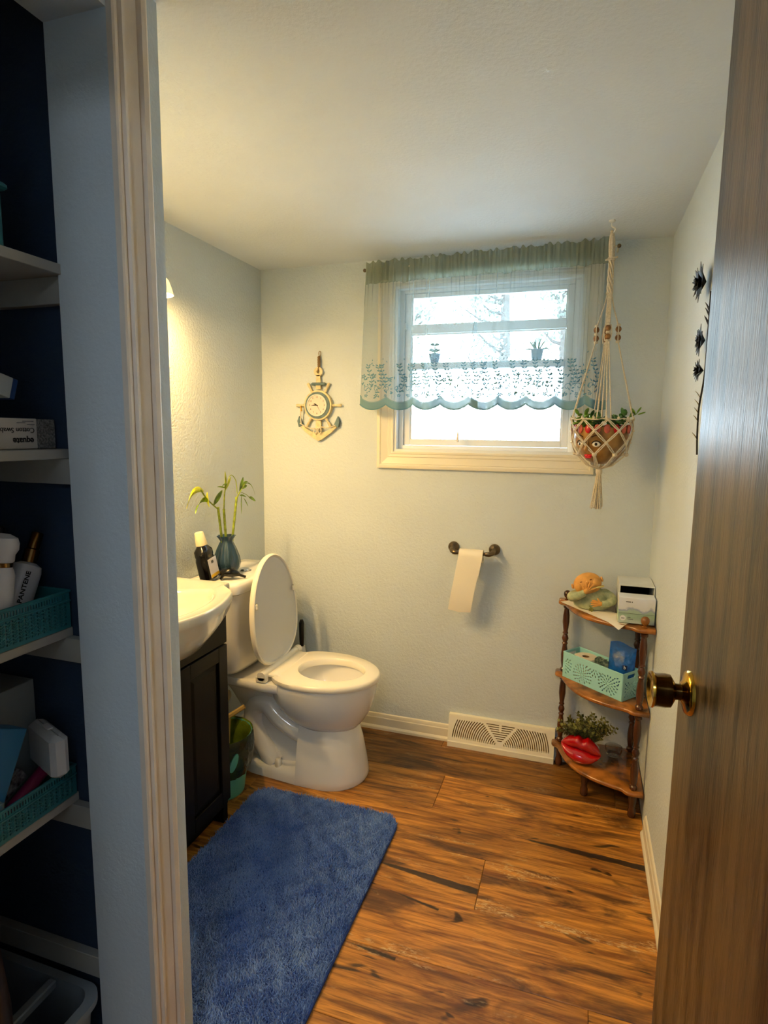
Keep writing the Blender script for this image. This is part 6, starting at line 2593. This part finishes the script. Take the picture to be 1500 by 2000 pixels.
tag(q.build('dark_packet', mat('packet_dark', (60, 34, 48), 0.4, col2=(190, 186, 190), vscale=70), None), 'small dark packet with white print between tube and carton', 'packet')
q = MB()
q.ball((-1.025, .765, S4 + .028), .022, 14, 10, (1, 1.2, .9))
tag(q.build('cotton_ball', M_paper, None), 'white cotton ball at the left end of the lower basket', 'cotton ball')

# closet floor
tu = thing('grey_tub', (-1.17, 0.84, 0), 'grey plastic tub with a divided rim on the closet floor', 'tub')
q = MB()
def tubring(i, z):
    return rrect(-1.42 + i, -0.935 - i, 0.752 + i, 0.918 - i, 0.045 - i * .5, z)
q.loft([tubring(.03, 0.001), tubring(.012, .28), tubring(0, .300), tubring(0, .315), tubring(.020, .318), tubring(.022, .30), tubring(.038, .02)], True, True)
q.build('tub_body', mat('tub_grey', (140, 152, 162), 0.4), tu)
q = MB()
q.box(-1.075, -1.055, 0.775, 0.897, .296, .316, .003)
q.build('divider_bar', mat('tub_grey_bar', (140, 152, 162), 0.4), tu)
bgm = mat('brown_leather', (58, 34, 20), 0.35, var=0.4, vscale=12, bump=.2, bscale=60)
hb = thing('brown_bag', (-1.03, 0.60, 0), 'dark brown leather bag standing upright in front of the grey tub', 'bag')
q = MB()
q.loft([rrect(-1.15, -0.96, 0.44, 0.735, .05, .001), rrect(-1.17, -0.95, 0.42, 0.742, .06, .12), rrect(-1.16, -0.955, 0.43, 0.744, .06, .45), rrect(-1.12, -0.975, 0.46, 0.735, .05, .62), rrect(-1.09, -1.0, 0.48, 0.725, .03, .665), rrect(-1.06, -1.04, 0.50, 0.70, .009, .675)], True, True)
q.build('bag_body', bgm, hb)

# ------------------------------------------------------------------ outside
ground = MB()
ground.box(-40, 40, YB + 0.15, 60, -0.6, -0.5)
struct(ground.build('ground_outside', mat('pale_ground', (206, 210, 212), 0.9, var=.1, vscale=.6), None, False))
M_bark = mat('bark', (92, 84, 78), 0.9, var=.3, vscale=20)
M_foli = mat('tree_foliage', (150, 160, 142), 0.8, var=.4, vscale=2)
for (tx, ty, th, tr_r, lab) in ((-2.75, 9.0, 5.4, 1.3, 'bushy tree seen through the left of the window'), (-1.6, 12.5, 7.6, 2.0, 'tall tree seen through the middle of the window'), (-0.35, 10.5, 6.0, 1.3, 'loose branched tree seen through the right of the window')):
    tr = thing('tree', (tx, ty, -.5), lab, 'tree')
    R3 = random.Random(int(tx * 10))
    q = MB()
    q.tube([(tx, ty, -.5), (tx + .05, ty, th * .4), (tx - .05, ty, th * .95)], [.16, .11, .03], 10)
    ends = []
    for k in range(22):
        z = th * R3.uniform(.25, .9)
        a = R3.uniform(0, 2 * PI)
        l = tr_r * R3.uniform(.5, 1.0) * (1.15 - z / th)
        e = (tx + l * math.cos(a), ty + l * math.sin(a), z + l * .5)
        q.tube([(tx, ty, z), ((tx + e[0]) / 2, (ty + e[1]) / 2, z + l * .15), e], [.04, .025, .01], 6)
        ends.append((Vector((tx, ty, z)), Vector(e)))
    q.build('trunk', M_bark, tr)
    q = MB()
    for A, B_ in ends:
        for k in range(110):
            p = A.lerp(B_, R3.uniform(.25, 1.1)) + Vector((R3.gauss(0, .18), R3.gauss(0, .18), R3.gauss(0, .18)))
            d = Vector((R3.gauss(0, 1), R3.gauss(0, 1), R3.gauss(0, 1))).normalized() * .05
            w = d.orthogonal().normalized() * .03
            q.add([tuple(p - d), tuple(p + w), tuple(p + d), tuple(p - w)], [(0, 1, 2, 3)])
    o_ = q.build('foliage', M_foli, tr, False, 30, False)
    o_['kind'] = 'stuff'
